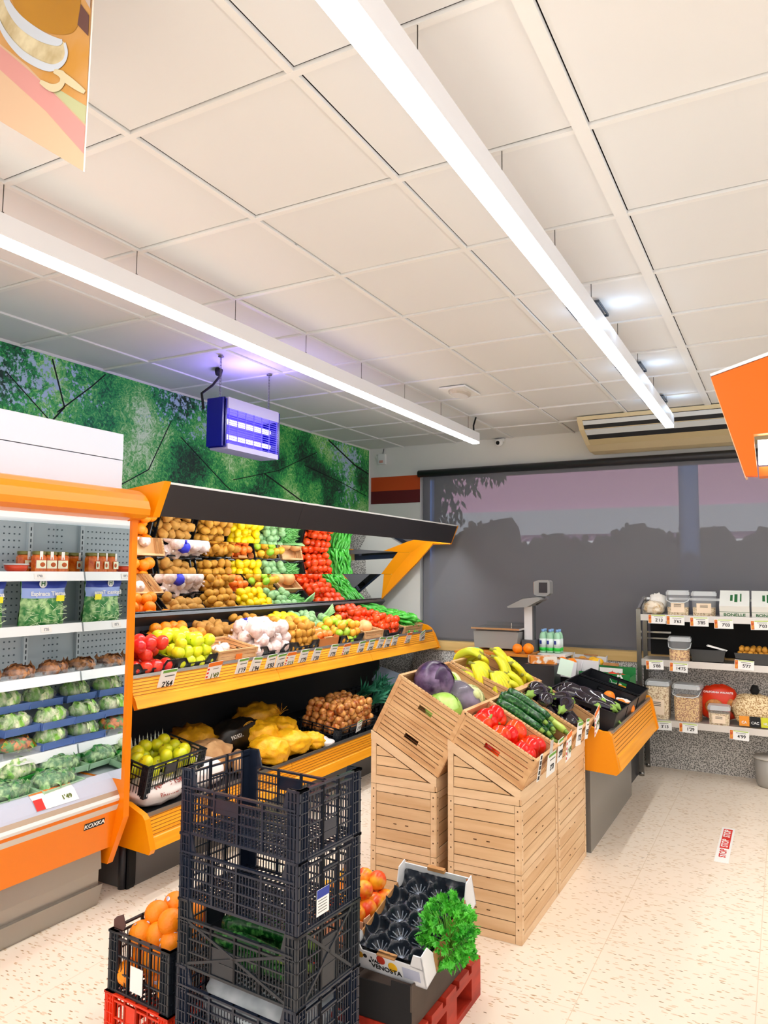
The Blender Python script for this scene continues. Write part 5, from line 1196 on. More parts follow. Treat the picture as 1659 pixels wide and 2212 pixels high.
for y, lab in ((2.18, 'clear tray of sliced brown mushrooms at the left frame edge'), (2.36, 'clear tray of brown mushrooms, middle one of the third fridge shelf'), (2.55, 'clear tray of brown mushrooms nearest the end mirror')): KM.put(TR(-3.30, y, 1.096, 0, 0, rj(.1)), lab, 'tray')
KL = pack('lettuce_pack', .19, .14, .095, LETT, BEDGE, leafy=True)
lp = [(-3.29, 2.54, .732, 'bottom lettuce pack beside the end mirror'), (-3.29, 2.54, .83, 'lettuce pack stacked second, beside the end mirror'), (-3.30, 2.34, .83, 'lettuce pack on top of the carrot mix bag'), (-3.36, 2.33, .93, 'topmost lettuce pack under the mushroom shelf'), (-3.31, 2.12, .83, 'lettuce pack at the left frame edge'), (-3.38, 2.53, .925, 'dark topmost lettuce pack near the upright')]
for x, y, z, lab in lp: KL.put(TR(x, y, z, 0, 0, rj(.06)), lab, 'lettuce')
MIX = mat('mixed_vegetables', '#f08c3c', .4, col2='#5ca838', scale=34, lo=.42, hi=.55); 
KX = pack('vegetable_mix', .2, .16, .085, MIX, CLEARP, leafy=True)
for y, lab in ((2.33, 'bag of orange and green vegetable mix below the lettuce'), (2.13, 'bag of colourful vegetable mix at the left frame edge')): KX.put(TR(-3.29, y, .732), lab, 'bag')
KD = pack('salad_tray', .24, .16, .085, LETD, mat('tray_green', '#bfe8c0', .35, alpha=.85), leafy=True); KD2 = pack('salad_tray', .22, .17, .10, LETT, mat('tray_bright_green', '#3fc04a', .35), leafy=True)
dl = [(-3.06, 2.14, .60, 0, KD, 'green lettuce tray at the front left of the fridge deck'), (-3.05, 2.38, .60, .1, KD, 'green tray of leaves behind the offer label'), (-3.22, 2.30, .63, .2, KD2, 'bright green tray with a wrapped lettuce'), (-3.20, 2.52, .62, -.1, KD, 'salad tray near the end mirror'), (-3.36, 2.46, .66, .1, KD2, 'lettuce pack at the back of the deck near the mirror'), (-3.32, 2.06, .62, 0, KD2, 'lettuce pack at the back left of the deck'), (-3.08, 1.90, .60, 0, KD, 'salad tray outside the left frame edge')]
for x, y, z, rz, kd, lab in dl: kd.put(TR(x, y, z, 0, .1, rz), lab, 'salad')
for x, y, z, lab in ((-3.17, 2.30, .715, 'white sticker on the wrapped lettuce'),): tag(MB().cbox(x, y, z, .05, .08, .002).build('sticker', PAPER), lab, 'sticker')

# ================================================================== RIGHT STAND (aisle end of the island)
rs = empty('island_stand', (-1.4, 5.1, 0), label='yellow-orange island stand end with dark base behind the wooden towers', cat='shelf stand')
def rp(pts, n, m_, y0, y1): return prof(rs, pts, n, m_, y0, y1)
BG2 = mat('base_glossy_grey', '#77736d', .22)
rp([(-1.9, 0), (-1.045, 0), (-1.045, .50), (-1.9, .50)], 'base', BG2, 4.47, 5.76)
rp([(-1.42, .50), (-1.0, .50), (-.90, .50), (-.92, .67), (-1.42, .815)], 'deck', DARKB, 4.48, 5.76)
fascia(rs, (-.912, .70), (-.872, .485), 4.465, 5.80, [])
rp([(-1.30, .82), (-.965, .705), (-.925, .705), (-.908, .685), (-.868, .485), (-.885, .468), (-1.06, .478), (-1.30, .60)], 'end_cap', YORNG, 4.43, 4.465)
rp([(-1.15, .79), (-.955, .725), (-.915, .72), (-.895, .69), (-.855, .49), (-.875, .465), (-1.02, .478), (-1.15, .52)], 'end_cap', YORNG, 5.80, 5.83)
def RT(x, y, rz=0, dz=.01): return TR(x, y, .665+(-.92-x)*.287+dz) @ Euler((0, .2795, 0)).to_matrix().to_4x4() @ Matrix.Rotation(rz, 4, 'Z')
def bcrate(L, W, H):
    def fn():
        b = MB(); X, Y, t = L/2, W/2, .006
        b.box(-X, X, -Y, Y, 0, .005); 
        for s_ in (-1, 1):
            b.box(*sorted((s_*X, s_*(X-t))), -Y, Y, 0, H); y0, y1 = sorted((s_*Y, s_*(Y-t)))
            b.box(-X, X, y0, y1, 0, H*.55); b.box(-X, -L*.15, y0, y1, H*.55, H*.8); b.box(L*.15, X, y0, y1, H*.55, H*.8); b.box(-X, X, y0, y1, H*.8, H)
            b.box(-X-.004, X+.004, *sorted((s_*(Y+.004), s_*(Y-.006))), H-.005, H); b.box(*sorted((s_*(X+.004), s_*(X-.006))), -Y-.004, Y+.004, H-.005, H)
        b.box(-.006, .006, Y-.001, Y+.003, 0, H); return b.build('fruit_crate', TRAYB)
    return Kind(fn)
kb = bcrate(.42, .35, .12)
kb.put(RT(-1.135, 4.72), 'black crate of aubergines above the orange end cap', 'crate'); kb.put(RT(-1.135, 5.10), 'black crate with a few orange fruits in netting', 'crate'); kb.put(RT(-1.135, 5.50), 'empty black crate at the far end of the island stand', 'crate'); 

T = RT(-1.135, 4.72); random.seed(8)
for k in range(12): K['aubergine'].put(T @ TR(-.09+.09*(k % 3)+rj(.015), -.10+.085*((k//3) % 3), .05+.06*(k//6), 0, 0, rj(.5)) @ TR(0, 0, 0, 0, PI/2, 0), 'dark aubergine in the black crate of the island stand', 'aubergine', 'aubergines on the island stand')
T = RT(-1.06, 5.05)
for k, (x, y, z) in enumerate(((0, -.08, .06), (.08, -.04, .05), (-.02, .03, .09), (.06, .05, .06), (.11, .09, .05), (-.09, -.02, .06))): K['orange_big'].put(T @ TR(x, y, z, 0, 0, k, .9), 'orange fruit in netting in the black crate', 'orange', 'oranges in the island crate')
bag('tissue_paper', WBAG, .12, .08, .04, RT(-.98, 5.18, .3, .06), 'white tissue paper beside the oranges of the island stand', 51, 'paper', wr=.25)
bag('wrapped_packet', mat('foil_white', '#e8e4e4', .25, .2), .05, .16, .04, RT(-1.25, 5.46, .4, .03), 'shiny pale packet in the empty black crate', 53, 'packet', wr=.2)

# ================================================================== TABLE, SCALE, WATER, CARTONS BY THE WINDOW
tb_ = empty('counter_table', (-2.1, 6.2, 0), label='wooden-topped counter holding the scale', cat='counter')
loc(tb_, MB().box(-2.47, -1.84, 5.80, 6.48, .945, .965), 'top', mat('counter_wood', '#d98a28', .4, col2='#c0741c', scale=4, stretch=(1, 6, 1)))
loc(tb_, MB().box(-2.40, -1.80, 5.88, 6.44, .0, .945), 'cabinet', DARKB)
loc(tb_, MB().box(-2.44, -2.0, 5.795, 5.80, .80, .945), 'front_board', mat('counter_dark', '#2c2018', .5))
sc = empty('weighing_scale', (-2.1, 6.1, .965), label='grey shop scale with tall pole and tilted display head', cat='scale')
GP = mat('scale_grey', '#8f908e', .4); GPD = mat('scale_dark', '#55575a', .4)
m = MB(); m.prism([(-2.36, .985), (-1.99, .985), (-1.97, 1.125), (-2.37, 1.125)], 5.98, 6.30, 'y'); loc(sc, m, 'body', GP)
loc(sc, MB().box(-2.385, -1.955, 5.96, 6.32, 1.14, 1.155), 'weighing_plate', CHROME); loc(sc, MB().box(-2.35, -1.99, 5.99, 6.29, 1.125, 1.14), 'plate_support', GPD)
loc(sc, MB().box(-2.365, -1.965, 6.29, 6.31, 1.155, 1.185), 'plate_rim', GPD)
m = MB(); m.tube([(-2.03, 5.98, 1.155), (-2.03, 5.98, 1.20)], .004, 6); loc(sc, m, 'pin', CHROME)
loc(sc, MB().box(-1.965, -1.85, 6.05, 6.2, .965, 1.06), 'pole_foot', GPD)
loc(sc, MB().box(-1.955, -1.885, 6.09, 6.15, 1.06, 1.34), 'pole', mat('pole_white', '#e2e4e4', .35)); loc(sc, MB().box(-1.885, -1.872, 6.09, 6.15, 1.06, 1.34), 'pole_edge', GPD)
m = MB(); m.prism([(-2.06, 1.325), (-1.90, 1.335), (-1.78, 1.40), (-1.80, 1.42), (-1.93, 1.405), (-2.07, 1.335)], 5.98, 6.22, 'y'); loc(sc, m, 'keyboard_head', GP)
m = MB(); m.prism([(-2.05, 1.338), (-1.93, 1.408), (-1.82, 1.42), (-1.83, 1.426), (-1.935, 1.414), (-2.055, 1.342)], 5.985, 6.215, 'y'); loc(sc, m, 'keyboard', GPD)
m = MB(); m.tube([(-1.86, 6.12, 1.36), (-1.80, 6.12, 1.41), (-1.775, 6.12, 1.47)], .018, 8); loc(sc, m, 'neck', GPD)
m = MB(); m.prism([(-1.86, 1.44), (-1.86, 1.545), (-1.82, 1.56), (-1.74, 1.56), (-1.725, 1.545), (-1.725, 1.45), (-1.76, 1.425), (-1.83, 1.425)], 6.06, 6.16, 'y'); loc(sc, m, 'display_housing', GP)
loc(sc, MB().box(-1.815, -1.745, 6.055, 6.061, 1.455, 1.54), 'display', DARKB); loc(sc, MB().box(-1.865, -1.858, 6.07, 6.15, 1.45, 1.545), 'display_side', CHROME)
for i, (x, y, s_) in enumerate(((-1.94, 5.86, .95), (-1.86, 5.90, 1.05))): K['orange_big'].put(TR(x, y, 1.005, s=s_), ('smaller', 'larger')[i]+' orange lying on the wooden counter below the scale pole', 'orange')
bag('cloth', mat('cloth_teal', '#7fd6b8', .6), .12, .10, .03, TR(-2.33, 5.87, .965), 'pale teal cloth on the counter left of the bananas', 61, 'cloth')
def bottle():
    e = empty('water_bottle'); b = MB(); b.lathe([(.027, 0), (.030, .01), (.030, .13), (.024, .155), (.012, .172)], 14); b.build('body', mat('bottle_green_clear', '#b8f0c8', .1, alpha=.75), e)
    b = MB(); b.lathe([(.0306, .045), (.0306, .115)], 14); b.build('label', mat('water_label', '#e8f6f2', .4), e); b = MB(); b.lathe([(.0312, .015), (.0312, .04)], 14); b.build('green_band', mat('band_green', '#22c83a', .4), e)
    b = MB(); b.box(-.010, .010, -.0325, -.0305, .07, .10); b.build('blue_logo', PBLUE, e)
    b = MB(); b.lathe([(.014, .17), (.014, .192)], 10); b.build('cap', mat('cap_blue', '#8ab8f0', .3), e); return e
KBt = Kind(bottle)
for j in range(2):
    for i in range(3): KBt.put(TR(-1.80+.061*(i-.15), 6.14+.065*j, .958, 0, 0, -.4), 'small green-labelled water bottle with a pale blue cap in the pack', 'bottle', 'pack of water bottles')
tt = empty('white_tray', (-1.7, 6.1, .93), label='white rimmed tray stand under the water bottles', cat='tray')
m = MB(); m.box(-1.83, -1.60, 6.05, 6.30, .935, .955); loc(tt, m, 'top', WHITE); m = MB(); m.box(-1.82, -1.61, 6.06, 6.28, 0, .935); loc(tt, m, 'stand', DARKB)
tab = empty('low_table', (-1.4, 6.1, 0), label='dark low stand under the fruit cartons by the window', cat='table'); m = MB(); m.box(-1.595, -1.10, 5.90, 6.55, 0, .72); loc(tab, m, 'cabinet', DARKB)
CW = carton(.34, .28, .14, CARDW, CARD); CW.put(TR(-1.50, 6.32, .79, .05, 0, PI/2), 'white cardboard carton of yellow mangoes by the window', 'box'); CW.put(TR(-1.62, 5.98, .80, .12, .1, PI/2+.1), 'white carton of orange fruit in front of the mango carton', 'box')
loc(tab, MB().box(-1.64, -1.36, 6.16, 6.48, .72, .79), 'spacer', CARD); loc(tab, MB().box(-1.75, -1.50, 5.86, 6.04, .0, .80), 'spacer', DARKB); loc(tab, MB().box(-1.78, -1.55, 5.54, 5.72, .0, .925), 'riser', DARKB)
YM = fmat('mango_yellow', '#ffce28', '#f7a81c', .3, 5)
KMg = plain('mango', lump(.045, (1, .85, 1.3), .04), YM)
for i, (x, y) in enumerate(((-1.56, 6.25), (-1.48, 6.25), (-1.40, 6.28), (-1.54, 6.36), (-1.44, 6.38))): KMg.put(TR(x, y, .88, 1.3, 0, i), 'yellow mango in the white carton by the window', 'mango', 'mangoes')
for i, (x, y) in enumerate(((-1.68, 5.93), (-1.60, 5.95), (-1.53, 5.98), (-1.62, 6.04))): K['orange_big'].put(TR(x, y, .90), 'orange fruit in the front white carton', 'orange', 'oranges in the front carton')
GCM = mat('carton_green', '#0f7a35', .5)
gcx = empty('green_carton', label='green cardboard carton with white flower drawing by the window', cat='box'); b = MB(); L_, W_, H_ = .30, .38, .12
b.box(-W_/2, W_/2, -L_/2, -L_/2+.004, 0, H_); b.box(-W_/2, W_/2, L_/2-.004, L_/2, 0, H_*1.2); b.box(-W_/2, -W_/2+.004, -L_/2, L_/2, 0, H_*.8); b.box(W_/2-.004, W_/2, -L_/2, L_/2, 0, H_*.8); b.box(-W_/2, W_/2, -L_/2, L_/2, 0, .004); b.build('walls', GCM, gcx)
b = MB(); b.box(-.06, .06, L_/2-.012, L_/2+.002, H_*1.2, H_*1.38); b.build('handle_flap', CARD, gcx); b = MB(); b.box(-.09, .09, L_/2-.006, L_/2-.0045, H_*.75, H_*1.05); b.build('white_panel', PAPER, gcx)
b = MB(); yy = -L_/2-.0006
def cv(pts, r_=.0022): b.tube([(x, yy, z) for x, z in pts], r_, 5)
cv([(.05, .0), (.045, .03), (.06, .06), (.04, .09), (.05, .11)]); cv([(.045, .03), (.02, .05), (0, .055), (-.02, .06)]); cv([(.06, .055), (.09, .05), (.11, .06)])
for x, z, s_ in ((-.02, .08, .012), (0, .04, .012), (.03, .055, .009), (.12, .045, .012), (.10, .075, .009), (.065, .10, .009)): b.ball((x, yy, z), (s_, .0015, s_*.6), 10, 5)
for k in range(6): a = k*PI/3; b.ball((.115+.017*math.cos(a), yy, .092+.017*math.sin(a)), (.009, .0015, .009), 8, 5)
cv([(-.075+.019*math.cos(t_), .062+.019*math.sin(t_)) for t_ in [k*PI/8 for k in range(17)]], .0016); b.ball((-.075, yy, .062), (.009, .0015, .006), 8, 5); b.build('flower_drawing', PAPER, gcx)
gcx.matrix_world = TR(-1.26, 6.02, .735, 0, .02, .02); loc(tab, MB().box(-1.5, -1.08, 5.86, 6.18, .70, .733), 'shelf', DARKB)
for i, (x, y) in enumerate(((-1.32, 6.06), (-1.23, 6.06), (-1.15, 6.05), (-1.17, 5.97), (-1.26, 5.97))): K['apple_r'].put(TR(x, y, .80+.01*(i % 2)), 'reddish apple in the green flowered carton', 'apple', 'apples in the green carton')
pk = MB(); pk.cbox(0, 0, 0, .20, .11, .055); o = pk.build('printed_packet', mat('packet_orange', '#e8892a', .5, col2='#f6efe0', scale=14, lo=.48, hi=.56)); o.matrix_world = TR(-1.665, 5.63, .955, .0, .02, .5); tag(o, 'small orange and white printed packet behind the aubergines', 'packet')
pk = MB(); pk.cbox(0, 0, 0, .10, .003, .12); o = pk.build('price_card', mat('packet_mint', '#cfe6d4', .5)); o.matrix_world = TR(-1.44, 5.45, .93, -.3, .25, .3); tag(o, 'mint green card standing among the aubergines', 'card')

# ================================================================== METAL SHELF WITH NUTS
ms = empty('metal_shelf', (-.4, 6.5, 0), label='steel tube shelf rack with nuts and jars in front of the window wall', cat='shelf')
MX0, MX1, MYF, MYB = -1.09, .75, 6.35, 6.66
for x, y in ((MX0+.02, MYF), (MX0+.02, MYB), (MX1, MYF), (MX1, MYB)):
    m = MB(); m.box(x-.0175, x+.0175, y-.0175, y+.0175, .03, 1.33 if y == MYF else 1.42); m.tube([(x, y, 0), (x, y, .03)], .02, 10); loc(ms, m, 'post', mat('post_steel', '#8f8c86', .25, .9))
m = MB(); m.bar((MX0+.02, MYF, 1.33), (MX0+.02, MYB, 1.42), .02, .02); m.box(MX0+.02, MX1, MYB-.008, MYB+.008, 1.40, 1.42); loc(ms, m, 'top_rail', CHROME)
for z in (1.285, .925, .452):
    m = MB(); m.box(MX0+.03, MX1, MYF-.012, MYB, z-.012, z); m.box(MX0+.03, MX1, MYF-.016, MYF-.010, z-.045, z+.006); loc(ms, m, 'shelf', mat('shelf_steel_light', '#d6d2cc', .3, .55))
m = MB(); m.box(-1.03, .6, MYB+.01, MYB+.02, .94, 1.27); loc(ms, m, 'dark_back_panel', BLACK)
m = MB(); m.box(-1.05, -.86, MYB-.03, MYB-.01, 1.12, 1.135); m.box(-1.05, -.86, MYB-.03, MYB-.01, 1.07, 1.082); loc(ms, m, 'rear_bar', CHROME)
NUT = mat('nuts_mix', '#a8641c', .5, col2='#f4ca7c', scale=95, lo=.44, hi=.54, bump=.6, bscale=70); NUTP = mat('nuts_pale', '#f2dcae', .5, col2='#a87c42', scale=95, lo=.46, hi=.6, bump=.6, bscale=70); WAL = mat('walnut_tan', '#d8903c', .5, col2='#a8622a', scale=40, bump=.5, bscale=50)
def nutjar(w, d, h, fill, mc, lab=True, handle=True, lidh=.035):
    def fn():
        e = empty('plastic_tub'); X, Y = w/2, d/2
        def rr_(mb, X, Y, z0, z1, X2=None, Y2=None, c=.02, m=0):
            X2 = X2 or X; Y2 = Y2 or Y; n = [(X-c, -Y), (X, -Y+c), (X, Y-c), (X-c, Y), (-X+c, Y), (-X, Y-c), (-X, -Y+c), (-X+c, -Y)]; n2 = [(X2-c, -Y2), (X2, -Y2+c), (X2, Y2-c), (X2-c, Y2), (-X2+c, Y2), (-X2, Y2-c), (-X2, -Y2+c), (-X2+c, -Y2)]
            v = [(a, b_, z0) for a, b_ in n]+[(a, b_, z1) for a, b_ in n2]; mb.add(v, [tuple(range(7, -1, -1)), tuple(range(8, 16))]+[(i, (i+1) % 8, (i+1) % 8+8, i+8) for i in range(8)], m)
        b = MB(); rr_(b, X*.90, Y*.90, 0.002, h*fill, X*(.90+.08*fill), Y*(.90+.08*fill)); b.build('nuts', mc, e)
        b = MB(); rr_(b, X*.92, Y*.92, 0, h-lidh, X, Y); b.build('body', CLEARP, e); b = MB(); rr_(b, X*1.04, Y*1.04, h-lidh, h-.010); rr_(b, X*.96, Y*.96, h-.010, h); b.build('lid', FROST, e)
        if handle:
            b = MB(); b.tube([(-X*1.05, -Y*.3, h-lidh-.01), (-X*.95, -Y*1.15, h-lidh-.045), (-X*.6, -Y*1.25, h-lidh-.06), (X*.6, -Y*1.25, h-lidh-.06), (X*.95, -Y*1.15, h-lidh-.045), (X*1.05, -Y*.3, h-lidh-.01)], .004, 6); b.build('handle', FROST, e)
        if lab:
            b = MB(); b.box(-w*.3, w*.3, -Y*.99-.002, -Y*.99, h*.12, h*.52); o = b.build('label', mat('label_beige', '#f2dcc0', .6), e)
            b = MB()
            for k in range(3): b.box(-w*.16, w*.16, -Y*.99-.003, -Y*.99-.002, h*(.44-.045*k), h*(.455-.045*k))
            b.build('label_lines', INK, o)
        return e
    return Kind(fn)
nj = [(-.78, 6.48, 1.285, .17, .15, .20, .32, NUTP, 'tub of pale nuts with a wire handle on the top shelf, left one'), (-.585, 6.49, 1.285, .18, .15, .195, .34, NUTP, 'tub of pale nuts on the top shelf beside the white cartons'),
      (-.77, 6.44, .925, .165, .15, .19, .45, NUT, 'tub of mixed nuts on the middle shelf')]
for x, y, z, w, d, h, f, mc, lab in nj: nutjar(w, d, h, f, mc, handle=(x < -.7), lab=z > 1).put(TR(x, y, z, 0, 0, .05), lab, 'tub')
nutjar(.18, .17, .30, .86, NUTP, handle=False).put(TR(-.945, 6.46, .452), 'tall tub of pale peanuts on the bottom shelf, leftmost', 'tub')
nutjar(.20, .18, .29, .66, NUT, handle=True, lab=False).put(TR(-.72, 6.46, .452, 0, 0, -.1), 'tall tub of golden nuts on the bottom shelf, second from left', 'tub')
nutjar(.155, .13, .15, .6, NUTP, handle=False).put(TR(-.49, 6.41, .452), 'small tub with a big beige label in front of the red bag', 'tub')
bag('pasta_bag', mat('packet_cream', '#efe2cc', .4, col2='#c9a56c', scale=30, lo=.5, hi=.7), .16, .16, .11, TR(-.965, 6.46, 1.285), 'crumpled cream packet at the left end of the top shelf', 81, 'bag', wr=.25)
bag('pasta_bag', mat('packet_white', '#f2efe8', .4), .14, .10, .17, TR(-.95, 6.56, 1.285), 'white packet behind the crumpled cream packet', 83, 'bag', wr=.25)
e = bag('snack_bag', mat('bag_red_orange', '#e2340c', .3), .30, .12, .29, TR(-.50, 6.54, .452), 'red bag of walnuts behind the small labelled tub', 85, 'bag', wr=.12, txt=[('CALIFORNIA WALNUTS', .02, (0, -.068, .235), (1.35, 0, 0), PAPER)])
b = MB(); b.ball((-.03, -.058, .12), (.07, .012, .06), 14, 8); b.ball((.09, -.05, .14), (.035, .012, .05), 12, 8); b.build('clear_window', WAL, e)
e = bag('peanut_bag', NUTP, .34, .20, .25, TR(-.24, 6.47, .452), 'clear bag of pale peanuts tied with a black top', 87, 'bag', wr=.15)
b = MB(); b.tube([(0, 0, .235), (0, 0, .27), (0, .01, .31)], [.02, .035, .02], 8); b.build('tied_top', BLACK, e)
for i, (x, c) in enumerate(((-.075, mat('card_orange', '#f0982a', .5)), (.0, INK), (.075, mat('card_lime', '#d8d82a', .5)))):
    o = MB().cbox(x, -.103, .045, .002, .002, .002).cbox(x, -.102, .05, .07, .002, .075).build('printed_card', c, e); text(('CA', 'CAC', 'HU')[i], .026, PAPER, o, (x, -.1045, .04), (PI/2, 0, 0), 'writing')
def bon():
    e = empty('carton'); b = MB(); b.box(-.105, .105, -.12, .12, 0, .10); b.build('box', mat('carton_offwhite', '#eef0ea', .6), e)
    text('BONELLE', .034, PDGREEN, e, (0, -.1212, .022), (PI/2, 0, 0), 'writing', 1.1); b = MB(); b.box(-.105, .105, -.1208, -.12, .045, .048); b.box(-.03, -.012, -.04, .05, .10, .1008); b.box(.0, .022, -.06, .06, .10, .1008); b.box(.04, .05, -.05, .07, .10, .1008); b.build('print_lines', PDGREEN, e); return e
kb2 = Kind(bon); kb2.put(TR(-.36, 6.46, 1.345, .5, 0, .02) , 'off-white carton with green lettering on the top shelf, left one', 'box'); kb2.put(TR(-.135, 6.46, 1.345, .5, 0, .02), 'off-white carton with green lettering at the right frame edge', 'box')
b = MB(); b.prism([(-.11, 0), (.11, 0), (.13, .10), (-.13, .10)], -.1, .1, 'y'); o = b.build('black_tub', mat('gloss_black', '#0f1010', .12)); o.matrix_world = TR(-.56, 6.47, .925); tag(o, 'glossy black tub on the middle shelf beside the nut tub', 'tub')
b = MB(); b.prism([(-.07, .0), (.07, -.02), (.08, -.012), (-.06, .012)], -.03, .03, 'y'); o = b.build('scoop', PAPER); o.matrix_world = TR(-.50, 6.42, 1.045, 0, .1, .2); tag(o, 'white plastic scoop lying on the glossy black tub', 'scoop')
b = MB(); b.prism([(-.13, 0), (.13, 0), (.15, .09), (-.15, .09)], -.11, .11, 'y'); o = b.build('black_tub', MATS['gloss_black']); o.matrix_world = TR(-.22, 6.47, .925); tag(o, 'black tray heaped with brown nuts on the middle shelf', 'tray')
heap(['kiwi0', 'kiwi1'], TR(-.22, 6.47, .985), .26, .2, .022, 2, 'brown nut in the black tray on the middle shelf', 'nuts in the black tray', 'nut', 0, .1, s=.65, seed=91)
ttg = [(-.925, 1.255, "2'13"), (-.785, 1.25, "3'63"), (-.61, 1.245, "3'85"), (-.435, 1.235, "7'03"), (-.18, 1.235, "7'03"), (-.95, .888, "5'88"), (-.77, .88, "14'75"), (-.30, .93, "5'77"), (-.90, .415, "3'13"), (-.71, .415, "1'29"), (-.35, .398, "4'99")]
for i, (x, z, p) in enumerate(ttg): price_tag('price_tag', TR(x, 6.328-.003*(i % 2), z, 0, 0, 0) @ Matrix.Rotation(-PI/2+.0, 4, 'Z') @ Matrix.Rotation(rj(.06), 4, 'X'), .135, .072, p, 'fruit-bordered price tag '+('under the crumpled packet at the left end of the top shelf', 'under the wire-handled nut tub on the top shelf', 'under the second nut tub on the top shelf', 'under the left green-lettered carton', 'under the right green-lettered carton at the frame edge', 'at the left end of the middle shelf', 'under the nut tub on the middle shelf', 'in front of the black tray of nuts', 'under the leftmost tall tub on the bottom shelf', 'under the second tall tub on the bottom shelf', 'between the small tub and the peanut bag')[i], fruit=True, size=.034)
# bin at the right edge
bn = empty('waste_bin', (-.15, 6.55, 0), label='small grey plastic bin on the floor at the right frame edge', cat='bin')
m = MB(); m.lathe([(.085, .0), (.095, .02), (.11, .21)], 18, cx=-.155, cy=6.52); loc(bn, m, 'bucket', mat('bin_grey', '#aaa59c', .4, alpha=.9)); m = MB(); m.lathe([(.114, .21), (.114, .225)], 18, cx=-.155, cy=6.52); loc(bn, m, 'rim', mat('bin_rim', '#c5c0b6', .4))
m = MB(); m.tube([(-.265, 6.50, .205), (-.285, 6.47, .19), (-.295, 6.44, .165)], .004, 6); loc(bn, m, 'handle', mat('bin_rim', '', .4))
# floor sticker
fs = tag(MB().box(-.41, -.335, 4.69, 5.33, .0005, .002).build('floor_sticker', PAPER), 'red and white STOP strip stuck to the floor in the aisle', 'sticker')
MB().box(-.398, -.347, 4.93, 5.30, .002, .0025).build('red_field', PRED, fs)
for k in range(3): text('STOP', .052, PAPER if k else PAPER, fs, (-.372, 4.84+.185*k, .0027), (0, 0, PI/2), 'writing', 1.15)
o = text('STOP', .052, PRED, fs, (-.372, 4.84, .0030), (0, 0, PI/2), 'writing', 1.15)

# ================================================================== CRATE STACK (front)
SX, SYY, STH = -1.70, 1.80, -.07
CL_, CWd, CH = .475, .31, .197
def ST(z): return TR(SX, SYY, z, 0, 0, STH) @ Matrix.Translation((CL_/2, CWd/2, 0))
k1 = grid_crate(CL_, CWd, CH+.003, PLBLK, hb=3); k2 = grid_crate(CL_, CWd, CH+.003, PLBLK, hb=3, panel=False, bars=.012); k3 = grid_crate(CL_, CWd, CH+.003, PLBLK2, hb=2, panel=False, cross=True, holes=True, bars=.011)
k1.put(ST(.8), 'empty black ventilated crate on top of the front stack', 'crate')
k2.put(ST(.602), 'black ventilated crate second from the top, with a white and blue label', 'crate')
k3.put(ST(.404), 'black cross-braced crate third from the top, holding cucumbers', 'crate')
k2.put(ST(.206), 'black crate fourth from the top, lined with crumpled plastic film', 'crate'); k1.put(ST(.008), 'bottom black crate of the front stack', 'crate')
T = ST(.602)
o = MB().box(CL_/2+.001, CL_/2+.0025, -.07, -.012, .025, .098).build('crate_label', PAPER); o.matrix_world = T; tag(o, 'white and blue paper label on the second crate of the stack', 'label'); MB().box(CL_/2+.0025, CL_/2+.0032, -.07, -.012, .074, .098).build('blue_header', PBLUE, o)
b = MB()
for k in range(5): b.box(CL_/2+.0025, CL_/2+.003, -.064, -.022, .034+.008*k, .036+.008*k)
b.build('printed_lines', mat('ink_grey2', '', .7), o)
T = ST(.404)
for k, (x, y, z, rz) in enumerate(((-.1, -.06, .05, .1), (-.08, .03, .05, 0), (.08, -.05, .05, .2), (.1, .05, .05, 0), (-.05, -.02, .10, .15), (.06, .03, .10, -.2), (0, -.10, .09, .05), (.12, -.1, .05, 0))):
    K['courgette'].put(T @ TR(x*.6, y, z, 0, 0, rz) @ TR(0, 0, 0, 0, PI/2, 0), 'dark green cucumber inside the third crate of the stack', 'cucumber', 'cucumbers in the stacked crate')
FILM = mat('crumpled_film', '#c4cad0', .22, alpha=.9, col2='#8f9aa0', scale=9, bump=.5, bscale=20)
for z, lab, sd_ in ((.206, 'crumpled grey plastic film with pale leaves in the fourth crate', 3), (.008, 'pale packed vegetables in the bottom crate', 8)):
    o = bag('plastic_film', FILM, .44, .30, .17, ST(z) @ TR(0, 0, .01), lab, sd_, 'film', wr=.12)
# orange crate + red crate on the left
T = TR(-1.905, 2.03, .0, 0, 0, -.07)
k5 = grid_crate(.30, .36, .195, PLBLK2, drop=0, hb=2, bars=.014, panel=False); k6 = grid_crate(.31, .37, .195, PLRED, drop=0, hb=2, bars=.017)
k6.put(T @ TR(0, 0, .008), 'red plastic crate at the bottom, under the orange crate', 'crate'); TO = T @ TR(0, 0, .205); k5.put(TO, 'black ventilated crate heaped with oranges, left of the stack', 'crate')
random.seed(44); pos = []
def orange_st():
    e = empty('orange'); b = MB(); b.ball((0, 0, 0), (.043, .043, .0415), 22, 12, 0, lambda d: 1+.012*noise.noise(Vector(d)*3)); b.build('flesh', ORA, e)
    b = MB(); b.ball((0, -.0432, 0), (.011, .0012, .007), 14, 8); b.build('sticker', mat('sticker_blue', '#3a3fae', .4, col2='#f4f4f8', scale=90), e); b = MB(); b.ball((.02, .02, .0325), (.006, .006, .0014), 10, 6); b.build('sticker', mat('sticker_blue', '', .4), e); return e
K['orange_st'] = Kind(orange_st)
oc = heap(['orange_st'], TO, .27, .32, .045, 4, 'large orange with a small sticker in the crate left of the stack', 'oranges in the front crate', 'orange', .01, .12, seed=45, squash=1.32, skip=.04)
o = MB().box(-.03, .03, -.185, -.1835, .03, .11).build('torn_label', PAPER); o.matrix_world = TO; tag(o, 'torn white paper label on the orange crate', 'label')
